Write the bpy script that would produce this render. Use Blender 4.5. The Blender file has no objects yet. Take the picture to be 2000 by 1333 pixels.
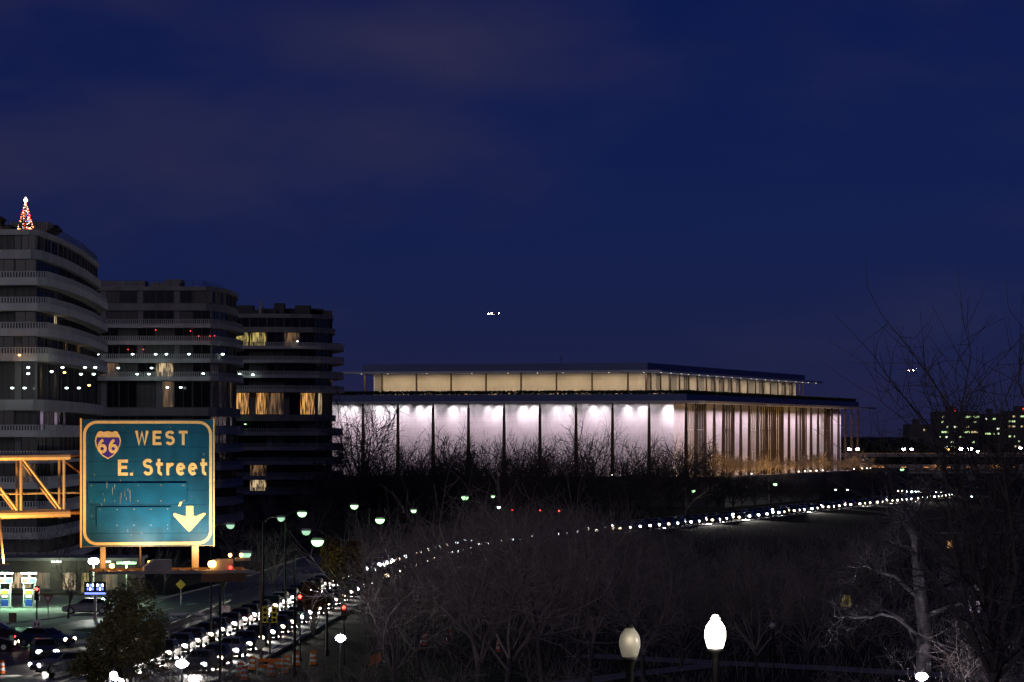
import bpy, math, random
from mathutils import Vector, Matrix
R = math.radians
random.seed(7)
S = bpy.context.scene
COL = S.collection

# ------------------------------------------------------------------ camera, sky, sun, exposure
CAM_Z, F, CX, HY = 16.0, 6400.0, 1000.0, 850.0
cd = bpy.data.cameras.new('camera'); cam = bpy.data.objects.new('camera', cd); COL.objects.link(cam)
cam.location = (0, 0, CAM_Z); cam.rotation_euler = (R(90), 0, 0)
cd.sensor_width = 36; cd.lens = 36 * F / 2000; cd.shift_y = (HY - 666.5) / 2000
cd.clip_start = 0.5; cd.clip_end = 30000
S.camera = cam
S.view_settings.view_transform = 'Standard'; S.view_settings.look = 'None'
S.view_settings.exposure = 0.0; S.view_settings.gamma = 1.0; S.view_settings.use_curve_mapping = False
S.cycles.use_denoising = True
S.cycles.max_bounces = 5; S.cycles.diffuse_bounces = 2; S.cycles.glossy_bounces = 2
S.cycles.transmission_bounces = 3; S.cycles.transparent_max_bounces = 6
S.cycles.sample_clamp_indirect = 2.0; S.cycles.caustics_reflective = False; S.cycles.caustics_refractive = False

SUN_EL = 14.0; SUN_AZ = 205.0      # height and azimuth of the sky's sun and the added fill sun
w = bpy.data.worlds.new('World'); S.world = w; w.use_nodes = True
nt = w.node_tree; N = nt.nodes; L = nt.links; N.clear()
out = N.new('ShaderNodeOutputWorld'); bg = N.new('ShaderNodeBackground')
sky = N.new('ShaderNodeTexSky'); sky.sky_type = 'NISHITA'; sky.sun_disc = False
sky.sun_elevation = R(SUN_EL); sky.sun_rotation = R(SUN_AZ); sky.ozone_density = 10.0; sky.dust_density = 0.0; sky.altitude = 20
tint = N.new('ShaderNodeMix'); tint.data_type = 'RGBA'; tint.blend_type = 'MULTIPLY'; tint.inputs[0].default_value = 1
tint.inputs[7].default_value = (0.110, 0.071, 0.208, 1)   # the camera's cold night white balance
L.new(sky.outputs[0], tint.inputs[6])
tc = N.new('ShaderNodeTexCoord'); mp = N.new('ShaderNodeMapping'); mp.inputs['Scale'].default_value = (1.0, 1.0, 2.6)
L.new(tc.outputs['Generated'], mp.inputs['Vector'])
cn = N.new('ShaderNodeTexNoise'); cn.inputs['Scale'].default_value = 5.5; cn.inputs['Detail'].default_value = 5; cn.inputs['Roughness'].default_value = 0.5
L.new(mp.outputs[0], cn.inputs['Vector'])
cr = N.new('ShaderNodeMapRange'); cr.interpolation_type = 'SMOOTHSTEP'
cr.inputs['From Min'].default_value = 0.43; cr.inputs['From Max'].default_value = 0.76; cr.inputs['To Max'].default_value = 0.72; mp.inputs['Location'].default_value = (13.39, 6.16, 12.12)
L.new(cn.outputs[0], cr.inputs['Value'])
cm = N.new('ShaderNodeMix'); cm.data_type = 'RGBA'; cm.inputs[7].default_value = (0.62, 0.58, 1.42, 1)   # thin cloud lit by the town
SKY_CLOUD = cm
L.new(cr.outputs[0], cm.inputs[0]); L.new(tint.outputs[2], cm.inputs[6])
L.new(cm.outputs[2], bg.inputs[0]); bg.inputs[1].default_value = 0.05
L.new(bg.outputs[0], out.inputs[0])

sd = bpy.data.lights.new('fill_sun', 'SUN'); so = bpy.data.objects.new('fill_sun', sd); COL.objects.link(so)  # weak sun added behind the camera as fill for towers and trees
sd.energy = 0.20; sd.angle = R(40); sd.color = (1.0, 0.90, 0.92)
_az = R(SUN_AZ); _d = Vector((math.sin(_az) * math.cos(R(SUN_EL)), math.cos(_az) * math.cos(R(SUN_EL)), math.sin(R(SUN_EL))))
so.rotation_euler = _d.to_track_quat('Z', 'Y').to_euler(); so.location = (0, -50, 80)

# ------------------------------------------------------------------ helpers
def at(px, py, Y): return Vector(((px - CX) / F * Y, Y, CAM_Z - (py - HY) / F * Y))
def onground(px, py, z=0.0):
    Y = (CAM_Z - z) * F / (py - HY); return Vector(((px - CX) / F * Y, Y, z))
def proj(p): return (CX + F * p[0] / p[1], HY - F * (p[2] - CAM_Z) / p[1])

class MB:
    def __init__(s): s.v = []; s.f = []; s.m = []
    def add(s, vs, fs, m=0, T=None):
        b = len(s.v)
        s.v += [tuple(T @ Vector(p)) for p in vs] if T else [tuple(p) for p in vs]
        s.f += [tuple(i + b for i in f) for f in fs]; s.m += [m] * len(fs); return s
    def box(s, x0, x1, y0, y1, z0, z1, m=0, T=None):
        return s.add([(x0,y0,z0),(x1,y0,z0),(x1,y1,z0),(x0,y1,z0),(x0,y0,z1),(x1,y0,z1),(x1,y1,z1),(x0,y1,z1)],
            [(0,3,2,1),(4,5,6,7),(0,1,5,4),(1,2,6,5),(2,3,7,6),(3,0,4,7)], m, T)
    def frustum(s, b, t, z0, z1, m=0, T=None):   # b, t = (x0,x1,y0,y1)
        return s.add([(b[0],b[2],z0),(b[1],b[2],z0),(b[1],b[3],z0),(b[0],b[3],z0),(t[0],t[2],z1),(t[1],t[2],z1),(t[1],t[3],z1),(t[0],t[3],z1)],
            [(0,3,2,1),(4,5,6,7),(0,1,5,4),(1,2,6,5),(2,3,7,6),(3,0,4,7)], m, T)
    def prism(s, poly, z0, z1, m=0, T=None):     # poly CCW
        n = len(poly)
        return s.add([(p[0],p[1],z0) for p in poly] + [(p[0],p[1],z1) for p in poly],
            [tuple(range(n-1,-1,-1)), tuple(range(n,2*n))] + [(i,(i+1)%n,n+(i+1)%n,n+i) for i in range(n)], m, T)
    def plate(s, poly, y0, y1, m=0, T=None):     # poly in xz seen from -y, CCW; thickness in y
        n = len(poly)
        return s.add([(p[0],y0,p[1]) for p in poly] + [(p[0],y1,p[1]) for p in poly],
            [tuple(range(n)), tuple(range(2*n-1,n-1,-1))] + [(i,n+i,n+(i+1)%n,(i+1)%n) for i in range(n)], m, T)
    def tube(s, pts, rad, n=6, m=0, cap=True):
        b = len(s.v); k = len(pts); pts = [Vector(p) for p in pts]; up = None
        if not hasattr(rad, '__len__'): rad = [rad] * k
        for i in range(k):
            d = (pts[min(i+1,k-1)] - pts[max(i-1,0)])
            d = d.normalized() if d.length > 1e-9 else Vector((0,0,1))
            if up is None: up = d.orthogonal().normalized()
            e = up - d * up.dot(d)
            e = e.normalized() if e.length > 1e-6 else d.orthogonal().normalized()
            up = e; g = d.cross(e)
            for j in range(n):
                a = 2 * math.pi * j / n; q = pts[i] + (e * math.cos(a) + g * math.sin(a)) * rad[i]
                s.v.append(tuple(q))
        for i in range(k-1):
            for j in range(n):
                s.f.append((b+i*n+j, b+i*n+(j+1)%n, b+(i+1)*n+(j+1)%n, b+(i+1)*n+j)); s.m.append(m)
        if cap:
            s.f.append(tuple(b+j for j in range(n-1,-1,-1))); s.f.append(tuple(b+(k-1)*n+j for j in range(n))); s.m += [m, m]
        return s
    def lathe(s, prof, n=12, m=0, T=None):       # prof = [(r,z)] upward
        vs = [(r*math.cos(2*math.pi*j/n), r*math.sin(2*math.pi*j/n), z) for r, z in prof for j in range(n)]
        fs = [(i*n+j, i*n+(j+1)%n, (i+1)*n+(j+1)%n, (i+1)*n+j) for i in range(len(prof)-1) for j in range(n)]
        fs += [tuple(range(n-1,-1,-1)), tuple((len(prof)-1)*n+j for j in range(n))]
        return s.add(vs, fs, m, T)
    def mesh(s, name, mats, smooth=False):
        me = bpy.data.meshes.new(name); me.from_pydata(s.v, [], s.f)
        mats = mats if isinstance(mats, (list, tuple)) else [mats]
        for q in mats: me.materials.append(q)
        if len(mats) > 1: me.polygons.foreach_set('material_index', s.m)
        if smooth: me.polygons.foreach_set('use_smooth', [True] * len(me.polygons))
        me.update(); return me
    def obj(s, name, mats, parent=None, smooth=False, loc=None, rz=0):
        return link(name, s.mesh(name, mats, smooth), parent, loc, rz)

def link(name, me, parent=None, loc=None, rz=0, scale=None):
    o = bpy.data.objects.new(name, me); COL.objects.link(o)
    if parent: o.parent = parent
    if loc is not None: o.location = loc
    if rz: o.rotation_euler = (0, 0, rz)
    if scale: o.scale = scale
    return o
def tag(o, label=None, cat=None, group=None, kind=None):
    if label: o['label'] = label
    if cat: o['category'] = cat
    if group: o['group'] = group
    if kind: o['kind'] = kind
    return o
def thing(name, label, cat, loc=(0,0,0), rz=0, group=None):
    return tag(link(name, None, None, loc, rz), label, cat, group)
def copy_tree(o, parent=None, loc=None, rz=None):
    c = o.copy(); COL.objects.link(c); c.parent = parent
    for ch in o.children: copy_tree(ch, c)
    if loc is not None: c.location = loc
    if rz is not None: c.rotation_euler = (0, 0, rz)
    return c
def lamp(kind, loc, energy, color, parent=None, aim=None, size=90, blend=1.0, radius=0.15, name='light'):
    d = bpy.data.lights.new(name, kind); d.energy = energy; d.color = color
    if kind in ('POINT', 'SPOT'): d.shadow_soft_size = radius
    if kind == 'SPOT': d.spot_size = R(size); d.spot_blend = blend
    o = bpy.data.objects.new(name, d); COL.objects.link(o); o.parent = parent; o.location = loc
    if aim is not None: o.rotation_euler = (Vector(aim) - Vector(loc)).to_track_quat('-Z', 'Y').to_euler()
    return o
def th(n): return ['first','second','third','fourth','fifth','sixth','seventh','eighth','ninth','tenth','eleventh','twelfth','thirteenth',
    'fourteenth','fifteenth','sixteenth','seventeenth','eighteenth','nineteenth','twentieth','twenty-first','twenty-second','twenty-third','twenty-fourth'][n]

# ------------------------------------------------------------------ materials
def mat(name, col, rough=0.7, metal=0.0, var=0.15, scale=3.0, bump=0.0, spec=0.4, emit=None, es=0.0, stretch=None, var2=None, bscale=None):
    m = bpy.data.materials.new(name); m.use_nodes = True; t = m.node_tree; b = t.nodes['Principled BSDF']
    b.inputs['Roughness'].default_value = rough; b.inputs['Metallic'].default_value = metal
    b.inputs['Specular IOR Level'].default_value = spec
    c = (*col, 1)
    if var:
        tx = t.nodes.new('ShaderNodeTexCoord'); no = t.nodes.new('ShaderNodeTexNoise'); no.inputs['Scale'].default_value = scale; no.inputs['Detail'].default_value = 6
        src = tx.outputs['Object']
        if stretch:
            mpn = t.nodes.new('ShaderNodeMapping'); mpn.inputs['Scale'].default_value = stretch; t.links.new(src, mpn.inputs['Vector']); src = mpn.outputs[0]
        t.links.new(src, no.inputs['Vector'])
        rp = t.nodes.new('ShaderNodeValToRGB'); rp.color_ramp.elements[0].position = 0.3; rp.color_ramp.elements[1].position = 0.7
        rp.color_ramp.elements[0].color = (*[x * (1 - var) for x in col], 1)
        hi = var2 or [min(1, x * (1 + var)) for x in col]; rp.color_ramp.elements[1].color = (*hi, 1)
        t.links.new(no.outputs[0], rp.inputs[0]); t.links.new(rp.outputs[0], b.inputs['Base Color'])
        if bump:
            bs = no
            if bscale:
                bs = t.nodes.new('ShaderNodeTexNoise'); bs.inputs['Scale'].default_value = bscale; bs.inputs['Detail'].default_value = 4; t.links.new(tx.outputs['Object'], bs.inputs['Vector'])
            bp = t.nodes.new('ShaderNodeBump'); bp.inputs['Strength'].default_value = bump; t.links.new(bs.outputs[0], bp.inputs['Height']); t.links.new(bp.outputs[0], b.inputs['Normal'])
    else: b.inputs['Base Color'].default_value = c
    if emit:
        b.inputs['Emission Color'].default_value = (*emit, 1); b.inputs['Emission Strength'].default_value = es
    return m
def glow(name, col, s, sample=False):
    m = mat(name, (0.8, 0.8, 0.8), 0.3, var=0, emit=col, es=s)
    if not sample: m.cycles.emission_sampling = 'NONE'
    return m
def curtain_glow(name, col, s, sc=7.0):          # a lit room seen through curtains: bright folds and dark gaps, the room itself gives the light
    m = mat(name, (0.3, 0.28, 0.25), 0.8, var=0); t = m.node_tree; b = t.nodes['Principled BSDF']
    tx = t.nodes.new('ShaderNodeTexCoord'); mpn = t.nodes.new('ShaderNodeMapping'); mpn.inputs['Scale'].default_value = (1, 1, 0.14)
    no = t.nodes.new('ShaderNodeTexNoise'); no.inputs['Scale'].default_value = sc; no.inputs['Detail'].default_value = 3
    rp = t.nodes.new('ShaderNodeMapRange'); rp.inputs['From Min'].default_value = 0.40; rp.inputs['From Max'].default_value = 0.62; rp.inputs['To Max'].default_value = s
    t.links.new(tx.outputs['Object'], mpn.inputs['Vector']); t.links.new(mpn.outputs[0], no.inputs['Vector']); t.links.new(no.outputs[0], rp.inputs['Value'])
    b.inputs['Emission Color'].default_value = (*col, 1); t.links.new(rp.outputs[0], b.inputs['Emission Strength'])
    m.cycles.emission_sampling = 'NONE'; return m

def slabs(name, col, wd, ht):                    # stone slabs: fine joints and a slightly different tone for each slab
    m = mat(name, col, 0.5, var=0); t = m.node_tree; b = t.nodes['Principled BSDF']
    tx = t.nodes.new('ShaderNodeTexCoord'); sp = t.nodes.new('ShaderNodeSeparateXYZ'); ad = t.nodes.new('ShaderNodeMath'); cb = t.nodes.new('ShaderNodeCombineXYZ'); br = t.nodes.new('ShaderNodeTexBrick')
    t.links.new(tx.outputs['Object'], sp.inputs[0]); t.links.new(sp.outputs[0], ad.inputs[0]); t.links.new(sp.outputs[1], ad.inputs[1]); t.links.new(ad.outputs[0], cb.inputs[0]); t.links.new(sp.outputs[2], cb.inputs[1]); t.links.new(cb.outputs[0], br.inputs['Vector'])
    br.offset = 0.5; br.inputs['Scale'].default_value = 1; br.inputs['Brick Width'].default_value = wd; br.inputs['Row Height'].default_value = ht; br.inputs['Mortar Size'].default_value = 0.03; br.inputs['Bias'].default_value = -0.2
    br.inputs['Color1'].default_value = (*col, 1); br.inputs['Color2'].default_value = (*[x*.95 for x in col], 1); br.inputs['Mortar'].default_value = (*[x*.82 for x in col], 1)
    no = t.nodes.new('ShaderNodeTexNoise'); no.inputs['Scale'].default_value = .5; no.inputs['Detail'].default_value = 6; t.links.new(tx.outputs['Object'], no.inputs['Vector'])
    mr = t.nodes.new('ShaderNodeMapRange'); mr.inputs['To Min'].default_value = .82; mr.inputs['To Max'].default_value = 1.1; t.links.new(no.outputs[0], mr.inputs['Value'])
    mx = t.nodes.new('ShaderNodeMix'); mx.data_type = 'RGBA'; mx.blend_type = 'MULTIPLY'; mx.inputs[0].default_value = 1; t.links.new(br.outputs['Color'], mx.inputs[6]); t.links.new(mr.outputs[0], mx.inputs[7]); t.links.new(mx.outputs[2], b.inputs['Base Color'])
    return m
M = dict(
 grass=mat('grass', (0.034, 0.040, 0.024), 0.95, var=0.5, scale=0.6, bump=0.6, bscale=12, spec=0.1),
 asphalt=mat('asphalt', (0.065, 0.064, 0.064), 0.5, var=0.3, scale=0.8, bump=0.25, bscale=40, spec=0.4),
 concrete=mat('concrete', (0.33, 0.32, 0.30), 0.85, var=0.15, scale=0.8, bump=0.1),
 paving=mat('paving', (0.30, 0.29, 0.27), 0.85, var=0.2, scale=0.9),
 paint=mat('road_paint', (0.70, 0.70, 0.66), 0.6, var=0.2, scale=4),
 water=mat('water', (0.01, 0.015, 0.025), 0.12, var=0.1, scale=0.05, spec=0.5, bump=0.2, bscale=0.5),
 facade=mat('facade_concrete', (0.27, 0.265, 0.26), 0.85, var=0.16, scale=0.5, stretch=(1, 1, 0.15)),
 facade_w=mat('balcony_white', (0.50, 0.495, 0.485), 0.8, var=0.14, scale=0.7, stretch=(1, 1, 0.2)),
 facade_streetlit=mat('streetlit_concrete', (0.60, 0.60, 0.56), 0.85, var=0.16, scale=0.5, stretch=(1, 1, 0.15)), balcony_streetlit=mat('streetlit_balcony', (0.82, 0.82, 0.77), 0.8, var=0.12, scale=0.7, stretch=(1, 1, 0.2)),  # nearest tower: its street lighting is put into these paler colours
 core=mat('core_wall', (0.09, 0.088, 0.088), 0.9, var=0.2, scale=0.6),
 glass=mat('dark_glass', (0.012, 0.013, 0.018), 0.12, var=0, spec=0.5),
 curtain=mat('curtained_glass', (0.11, 0.105, 0.10), 0.55, var=0.35, scale=6, stretch=(1, 1, 0.05), spec=0.4),
 frame=mat('window_frame', (0.12, 0.115, 0.11), 0.5, var=0.1),
 lit_warm=curtain_glow('lit_room_warm', (1.0, 0.48, 0.14), 0.95, 11),
 lit_yellow=curtain_glow('lit_room_yellow', (1.0, 0.76, 0.22), 0.55, 10),
 lit_pale=curtain_glow('lit_room_pale', (1.0, 0.72, 0.40), 0.7, 10),
 lit_pink=curtain_glow('lit_room_pink', (0.86, 0.66, 1.0), 0.9, 16),
 lit_dim=curtain_glow('lit_room_dim', (1.0, 0.55, 0.25), 0.18),
 marble=slabs('marble', (0.72, 0.70, 0.70), 2.15, 1.35),
 beige=slabs('pavilion_stone', (0.66, 0.61, 0.53), 2.15, 1.7),
 bronze=mat('bronze', (0.085, 0.055, 0.032), 0.45, metal=0.5, var=0.2, scale=1.5, stretch=(1, 1, 0.1)),
 roofslab=mat('roof_slab', (0.58, 0.59, 0.64), 0.6, var=0.08, scale=0.3),
 fascia=mat('roof_fascia', (0.10, 0.13, 0.30), 0.4, var=0.08, scale=0.2, stretch=(1, 1, 0.2)),  # blue reflection of the sky put into the base colour
 panel_grey=mat('louvre_grey', (0.30, 0.29, 0.27), 0.7, var=0.1, scale=2),
 mullion=mat('pale_mullion', (0.62, 0.58, 0.52), 0.5, var=0.08),
 amber=curtain_glow('foyer_glow', (1.0, 0.56, 0.10), 0.16, 0.9),
 foyer=curtain_glow('foyer_dim', (0.9, 0.70, 0.50), 0.06, 0.9),
 hedge=mat('hedge_leaf', (0.022, 0.030, 0.014), 0.8, var=0.4, scale=2),
 bark_far=mat('bark_far', (0.085, 0.074, 0.070), 0.95, var=0.2, spec=0.1),
 bark_t=mat('bark_trunk', (0.085, 0.076, 0.075), 0.95, var=0.35, scale=2.0, stretch=(1, 1, 0.3), spec=0.1), bark_m=mat('bark_mid', (0.13, 0.115, 0.112), 0.95, var=0.3, scale=2.0, spec=0.1),
 bark=mat('bark_dark', (0.255, 0.215, 0.195), 0.95, var=0.3, scale=2.0, stretch=(1, 1, 0.3), spec=0.1),
 bark_w=mat('bark_sycamore', (0.30, 0.28, 0.27), 0.9, var=0.75, scale=2.4, stretch=(1, 1, 0.6), spec=0.1, bump=0.6, bscale=6),
 leaf=mat('leaf_dry', (0.19, 0.175, 0.07), 0.8, var=0.5, scale=1.2, spec=0.2),
 leaf_b=mat('leaf_brown', (0.15, 0.085, 0.03), 0.85, var=0.4, scale=1.5, spec=0.15),
 teal=mat('sign_sheeting', (0.006, 0.086, 0.275), 0.42, var=0.35, scale=2.5, stretch=(1, 1, 0.25), spec=0.3),
 teal2=mat('sign_patch', (0.004, 0.094, 0.310), 0.40, var=0.2, scale=2.0, spec=0.3),
 cream=mat('sign_legend', (0.80, 0.70, 0.46), 0.45, var=0.12, scale=6, spec=0.3),
 violet=mat('sign_blue', (0.055, 0.035, 0.62), 0.45, var=0.15, scale=4),
 steel=mat('galvanised_steel', (0.42, 0.40, 0.37), 0.5, metal=0.3, var=0.2, scale=3),
 podium=mat('podium_stone', (0.11, 0.107, 0.112), 0.9, var=0.25, scale=0.4),
 darksteel=mat('dark_steel', (0.022, 0.022, 0.022), 0.5, metal=0.3, var=0.2),
 rust=mat('weathered_steel', (0.20, 0.12, 0.075), 0.7, var=0.3, scale=3),
 rubber=mat('tyre_rubber', (0.02, 0.02, 0.02), 0.8, var=0.1),
 chrome=mat('wheel_rim', (0.5, 0.5, 0.5), 0.3, metal=0.9, var=0.1),
 carglass=mat('car_glass', (0.012, 0.014, 0.016), 0.08, var=0),
 black=mat('black_plastic', (0.02, 0.02, 0.02), 0.5, var=0.1),
 white=mat('white_paint', (0.75, 0.75, 0.75), 0.5, var=0.06),
 red=mat('red_paint', (0.50, 0.03, 0.03), 0.5, var=0.1),
 blue=mat('blue_paint', (0.03, 0.07, 0.45), 0.5, var=0.1),
 yellow=mat('yellow_paint', (0.65, 0.42, 0.05), 0.5, var=0.15),
 orange=mat('orange_plastic', (0.75, 0.15, 0.015), 0.5, var=0.15),
 brick=mat('shop_render', (0.17, 0.15, 0.12), 0.85, var=0.15, scale=1),
 fence_o=mat('orange_mesh', (0.70, 0.20, 0.04), 0.7, var=0.15),
 g_white=glow('lamp_white', (1, 0.96, 0.9), 40), g_violet=glow('lamp_violet', (0.88, 0.84, 1.0), 60),
 g_green=glow('lamp_green', (0.42, 1.0, 0.40), 3.2), g_green_dim=glow('lamp_green_dim', (0.5, 1.0, 0.62), 0.8),
 g_globe=glow('lamp_globe', (1.0, 0.93, 0.76), 9), g_globe_dim=glow('lamp_globe_dim', (1.0, 0.86, 0.62), 0.12),
 g_head=glow('headlight', (1.0, 0.93, 0.84), 12), g_head2=glow('headlight_warm', (1.0, 0.80, 0.55), 7), g_head3=glow('headlight_cool', (0.88, 0.93, 1.0), 18), g_tail=glow('tail_light', (1.0, 0.05, 0.03), 4),
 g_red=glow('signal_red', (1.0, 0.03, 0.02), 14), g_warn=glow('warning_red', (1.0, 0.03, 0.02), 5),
 g_sodium=glow('lamp_sodium', (1.0, 0.45, 0.10), 12), g_deck=glow('deck_sodium', (1.0, 0.36, 0.08), 1.1), g_blue=glow('led_blue', (0.12, 0.18, 1.0), 3.0), g_tube=glow('tube_white', (0.90, 1.0, 0.90), 2.5),
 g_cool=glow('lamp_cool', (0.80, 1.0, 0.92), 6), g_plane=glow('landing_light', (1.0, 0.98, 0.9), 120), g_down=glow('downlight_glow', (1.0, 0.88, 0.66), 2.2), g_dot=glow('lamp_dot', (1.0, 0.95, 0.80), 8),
 l_red=glow('bulb_red', (1.0, 0.05, 0.02), 5), l_white=glow('bulb_white', (1.0, 0.85, 0.7), 5), l_blue=glow('bulb_blue', (0.15, 0.35, 1.0), 4), l_gold=glow('bulb_gold', (1.0, 0.42, 0.08), 4),
)
M['g_globe_dim'].node_tree.nodes['Principled BSDF'].inputs['Base Color'].default_value = (0.30, 0.29, 0.27, 1)
CARS = [mat('car_paint_%d' % i, c, 0.3, metal=0.3, var=0.04, spec=0.5) for i, c in enumerate([(0.25,0.26,0.27),(0.03,0.03,0.035),(0.55,0.55,0.54),(0.14,0.02,0.02),(0.03,0.05,0.12),(0.10,0.10,0.10)])]
CARNAME = ['silver', 'black', 'white', 'dark red', 'navy', 'grey']
# ------------------------------------------------------------------ ground, roads
def smooth(a, b, x):
    t = max(0, min(1, (x - a) / (b - a))); return t * t * (3 - 2 * t)
def ground_z(x, y): return 8.0 * (1 - smooth(78, 138, y))
ys = [-400, -100, 0, 40, 60] + list(range(78, 141, 4)) + [150, 200, 300, 500, 900, 1500, 3000, 6000, 12000, 25000]
xs = [-12000, -5000, -1500, -500, -200, -100, -50, -20, 0, 20, 50, 100, 200, 500, 1500, 5000, 12000]
g = MB(); g.v = [(x, y, ground_z(x, y)) for y in ys for x in xs]
g.f = [(j*len(xs)+i, j*len(xs)+i+1, (j+1)*len(xs)+i+1, (j+1)*len(xs)+i) for j in range(len(ys)-1) for i in range(len(xs)-1)]
tag(g.obj('ground', M['grass']), kind='structure')

def catmull(P, step=4.0):
    P = [Vector((p[0], p[1], 0)) for p in P]; out = []
    for i in range(len(P) - 1):
        a, b, c, d = P[max(i-1, 0)], P[i], P[i+1], P[min(i+2, len(P)-1)]
        n = max(2, int((c - b).length / step))
        for k in range(n):
            t = k / n
            out.append(0.5 * ((2*b) + (c-a)*t + (2*a-5*b+4*c-d)*t*t + (3*b-a-3*c+d)*t**3))
    out.append(P[-1]); return out
def normals(P):
    r = []
    for i in range(len(P)):
        d = (P[min(i+1, len(P)-1)] - P[max(i-1, 0)]).normalized(); r.append(Vector((d.y, -d.x, 0)))
    return r                                          # to the right of travel
def ribbon(P, l, r, z, z0=None, mb=None):
    mb = mb or MB(); nn = normals(P); b = len(mb.v)
    for p, n in zip(P, nn):
        mb.v += [tuple(p + n*l + Vector((0,0,z))), tuple(p + n*r + Vector((0,0,z)))]
        if z0 is not None: mb.v += [tuple(p + n*l + Vector((0,0,z0))), tuple(p + n*r + Vector((0,0,z0)))]
    k = 2 if z0 is None else 4
    for i in range(len(P)-1):
        a, c = b + i*k, b + (i+1)*k
        mb.f.append((a, a+1, c+1, c)); mb.m.append(0)
        if k == 4: mb.f += [(a+2, a, c, c+2), (a+1, a+3, c+3, c+1)]; mb.m += [0, 0]
    return mb
PARK = catmull([(-29,150),(-26,200),(-23,225),(-20,290),(-17,349),(-13,400),(-6.8,461),(5,510),(19.9,553),(37.9,606),(59.7,683),(82,753),(103,818),(111,848),(111.5,872),(107,905),(95,950),(75,990)])
tag(ribbon(PARK, -4.6, 4.6, 0.012).obj('parkway_road', M['asphalt']), kind='structure')
k1 = ribbon(PARK, -4.95, -4.6, 0.13, 0.0); tag(k1.obj('parkway_kerb', M['concrete']), kind='structure')
k2 = ribbon(PARK, 4.6, 4.95, 0.13, 0.0); tag(k2.obj('parkway_kerb', M['concrete']), kind='structure')
mk = MB()
for i in range(0, len(PARK)-1, 2): ribbon(PARK[i:i+2], -0.08, 0.08, 0.017, mb=mk)
tag(mk.obj('lane_marking', M['paint']), kind='structure')
tag(ribbon(PARK, 4.25, 4.37, 0.017).obj('edge_marking', M['paint']), kind='structure')
tag(ribbon(PARK, -4.37, -4.25, 0.017).obj('edge_marking', M['paint']), kind='structure')
SIDE = catmull([(-44,262),(-38,275),(-33,292),(-28.5,325),(-25.5,360),(-23.5,400),(-22,430)])
tag(ribbon(SIDE, -5, 4.0, 0.008).obj('side_street', M['asphalt']), kind='structure')
tag(ribbon(SIDE, -5.3, -5.0, 0.12, 0.0).obj('side_street_kerb', M['concrete']), kind='structure')
mk = MB()
for i in range(1, len(SIDE)-1, 2): ribbon(SIDE[i:i+2], -0.07, 0.07, 0.014, mb=mk)
tag(mk.obj('lane_marking', M['paint']), kind='structure')
tag(MB().prism([(-90,170),(-31.5,170),(-29.3,210),(-28.6,235),(-31.5,262),(-36,268),(-90,268)], -0.1, 0.006).obj('crossing_road', M['asphalt']), kind='structure')
tag(MB().prism([(-90,268.2),(-44.5,268.2),(-42,268.6),(-41,270.5),(-90,270.5)], 0, 0.14).obj('pavement', M['paving']), kind='structure')
tag(MB().prism([(-90,273),(-40.5,273),(-36,286),(-33.8,304),(-33.5,326),(-90,326)], 0, 0.03).obj('forecourt', M['paving']), kind='structure')
PATH = catmull([(5,238),(12,232),(20,226),(28,219),(36,212),(60,205)])
tag(ribbon(PATH, -2.0, 2.0, 0.01).obj('footpath', M['paving']), kind='structure')
PATH2 = catmull([(-10,178),(-3,196),(2,208),(8,219),(14,228)])
tag(ribbon(PATH2, -1.3, 1.3, 0.006).obj('footpath', M['paving']), kind='structure')

# ------------------------------------------------------------------ the white performance hall
TH = R(17.75); BAY = 8.6; NL, NW = 22, 11; LX, WY = NL*BAY, NW*BAY; C0 = Vector((39.15, 737.0, 0))
hall = thing('performance_hall', 'long white marble hall with floodlit walls, bronze columns and a flat overhanging roof', 'concert hall', C0, math.pi/2 - TH)
UX, VX = Vector((math.sin(TH), math.cos(TH), 0)), Vector((-math.cos(TH), math.sin(TH), 0))
def along(px, y):                                     # local x on the long side's plane y = const where the sight line px meets it
    a = (px - CX) / F; P = C0 + VX * y
    return (a * P.y - P.x) / (UX.x - a * UX.y)
TZ, Z1, Z2 = 6.2, 23.2, 30.4
def ring(x0, x1, y0, y1): return [(x0,y0),(x1,y0),(x1,y1),(x0,y1)]
MB().prism(ring(-12, LX+12, -12, WY+12), -0.2, TZ).obj('terrace', M['podium'], hall)
pp = MB()
for a, b, c, d in ((-12, LX+12, -12, -11.6), (-12, LX+12, WY+11.6, WY+12), (-12, -11.6, -11.58, WY+11.58), (LX+11.6, LX+12, -11.58, WY+11.58)): pp.box(a, b, c, d, TZ+0.002, TZ+0.55)
pp.obj('terrace_parapet', M['podium'], hall)
MB().prism(ring(4.4, LX-4.4, 4.4, WY-4.4), TZ, Z1).obj('inner_wall', M['core'], hall)
roof = MB().prism(ring(-4.3, LX+4.3, -4.3, WY+4.3), Z1, Z1+0.5).obj('lower_roof', M['roofslab'], hall)
MB().prism(ring(-0.2, LX+0.2, -0.2, WY+0.2), Z1+0.502, Z1+2.05).obj('fascia', M['fascia'], roof)
# hedge in the roof planter
random.seed(3); hb = MB()
def tufts(x0, x1, y0, y1, z0, z1, n):
    for _ in range(n):
        x, y = random.uniform(x0, x1), random.uniform(y0, y1); z = z0 + (z1 - z0) * random.random() ** 0.6; s = random.uniform(0.14, 0.34)
        a = random.random() * 6.28; c, d = math.cos(a)*s, math.sin(a)*s
        hb.add([(x-c, y-d, z-s*.6), (x+c, y+d, z-s*.4), (x+c*.4, y+d*.4, z+s*.7), (x-c*.5, y-d*.5, z+s*.5)], [(0,1,2,3)])
tufts(0.4, 1.8, 0.4, WY-0.4, Z1+2.0, Z1+2.85, 4200); tufts(0.4, LX-0.4, 0.4, 1.8, Z1+2.0, Z1+2.85, 5200)
tag(hb.obj('roof_hedge', M['hedge'], hall), kind='stuff')
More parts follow.
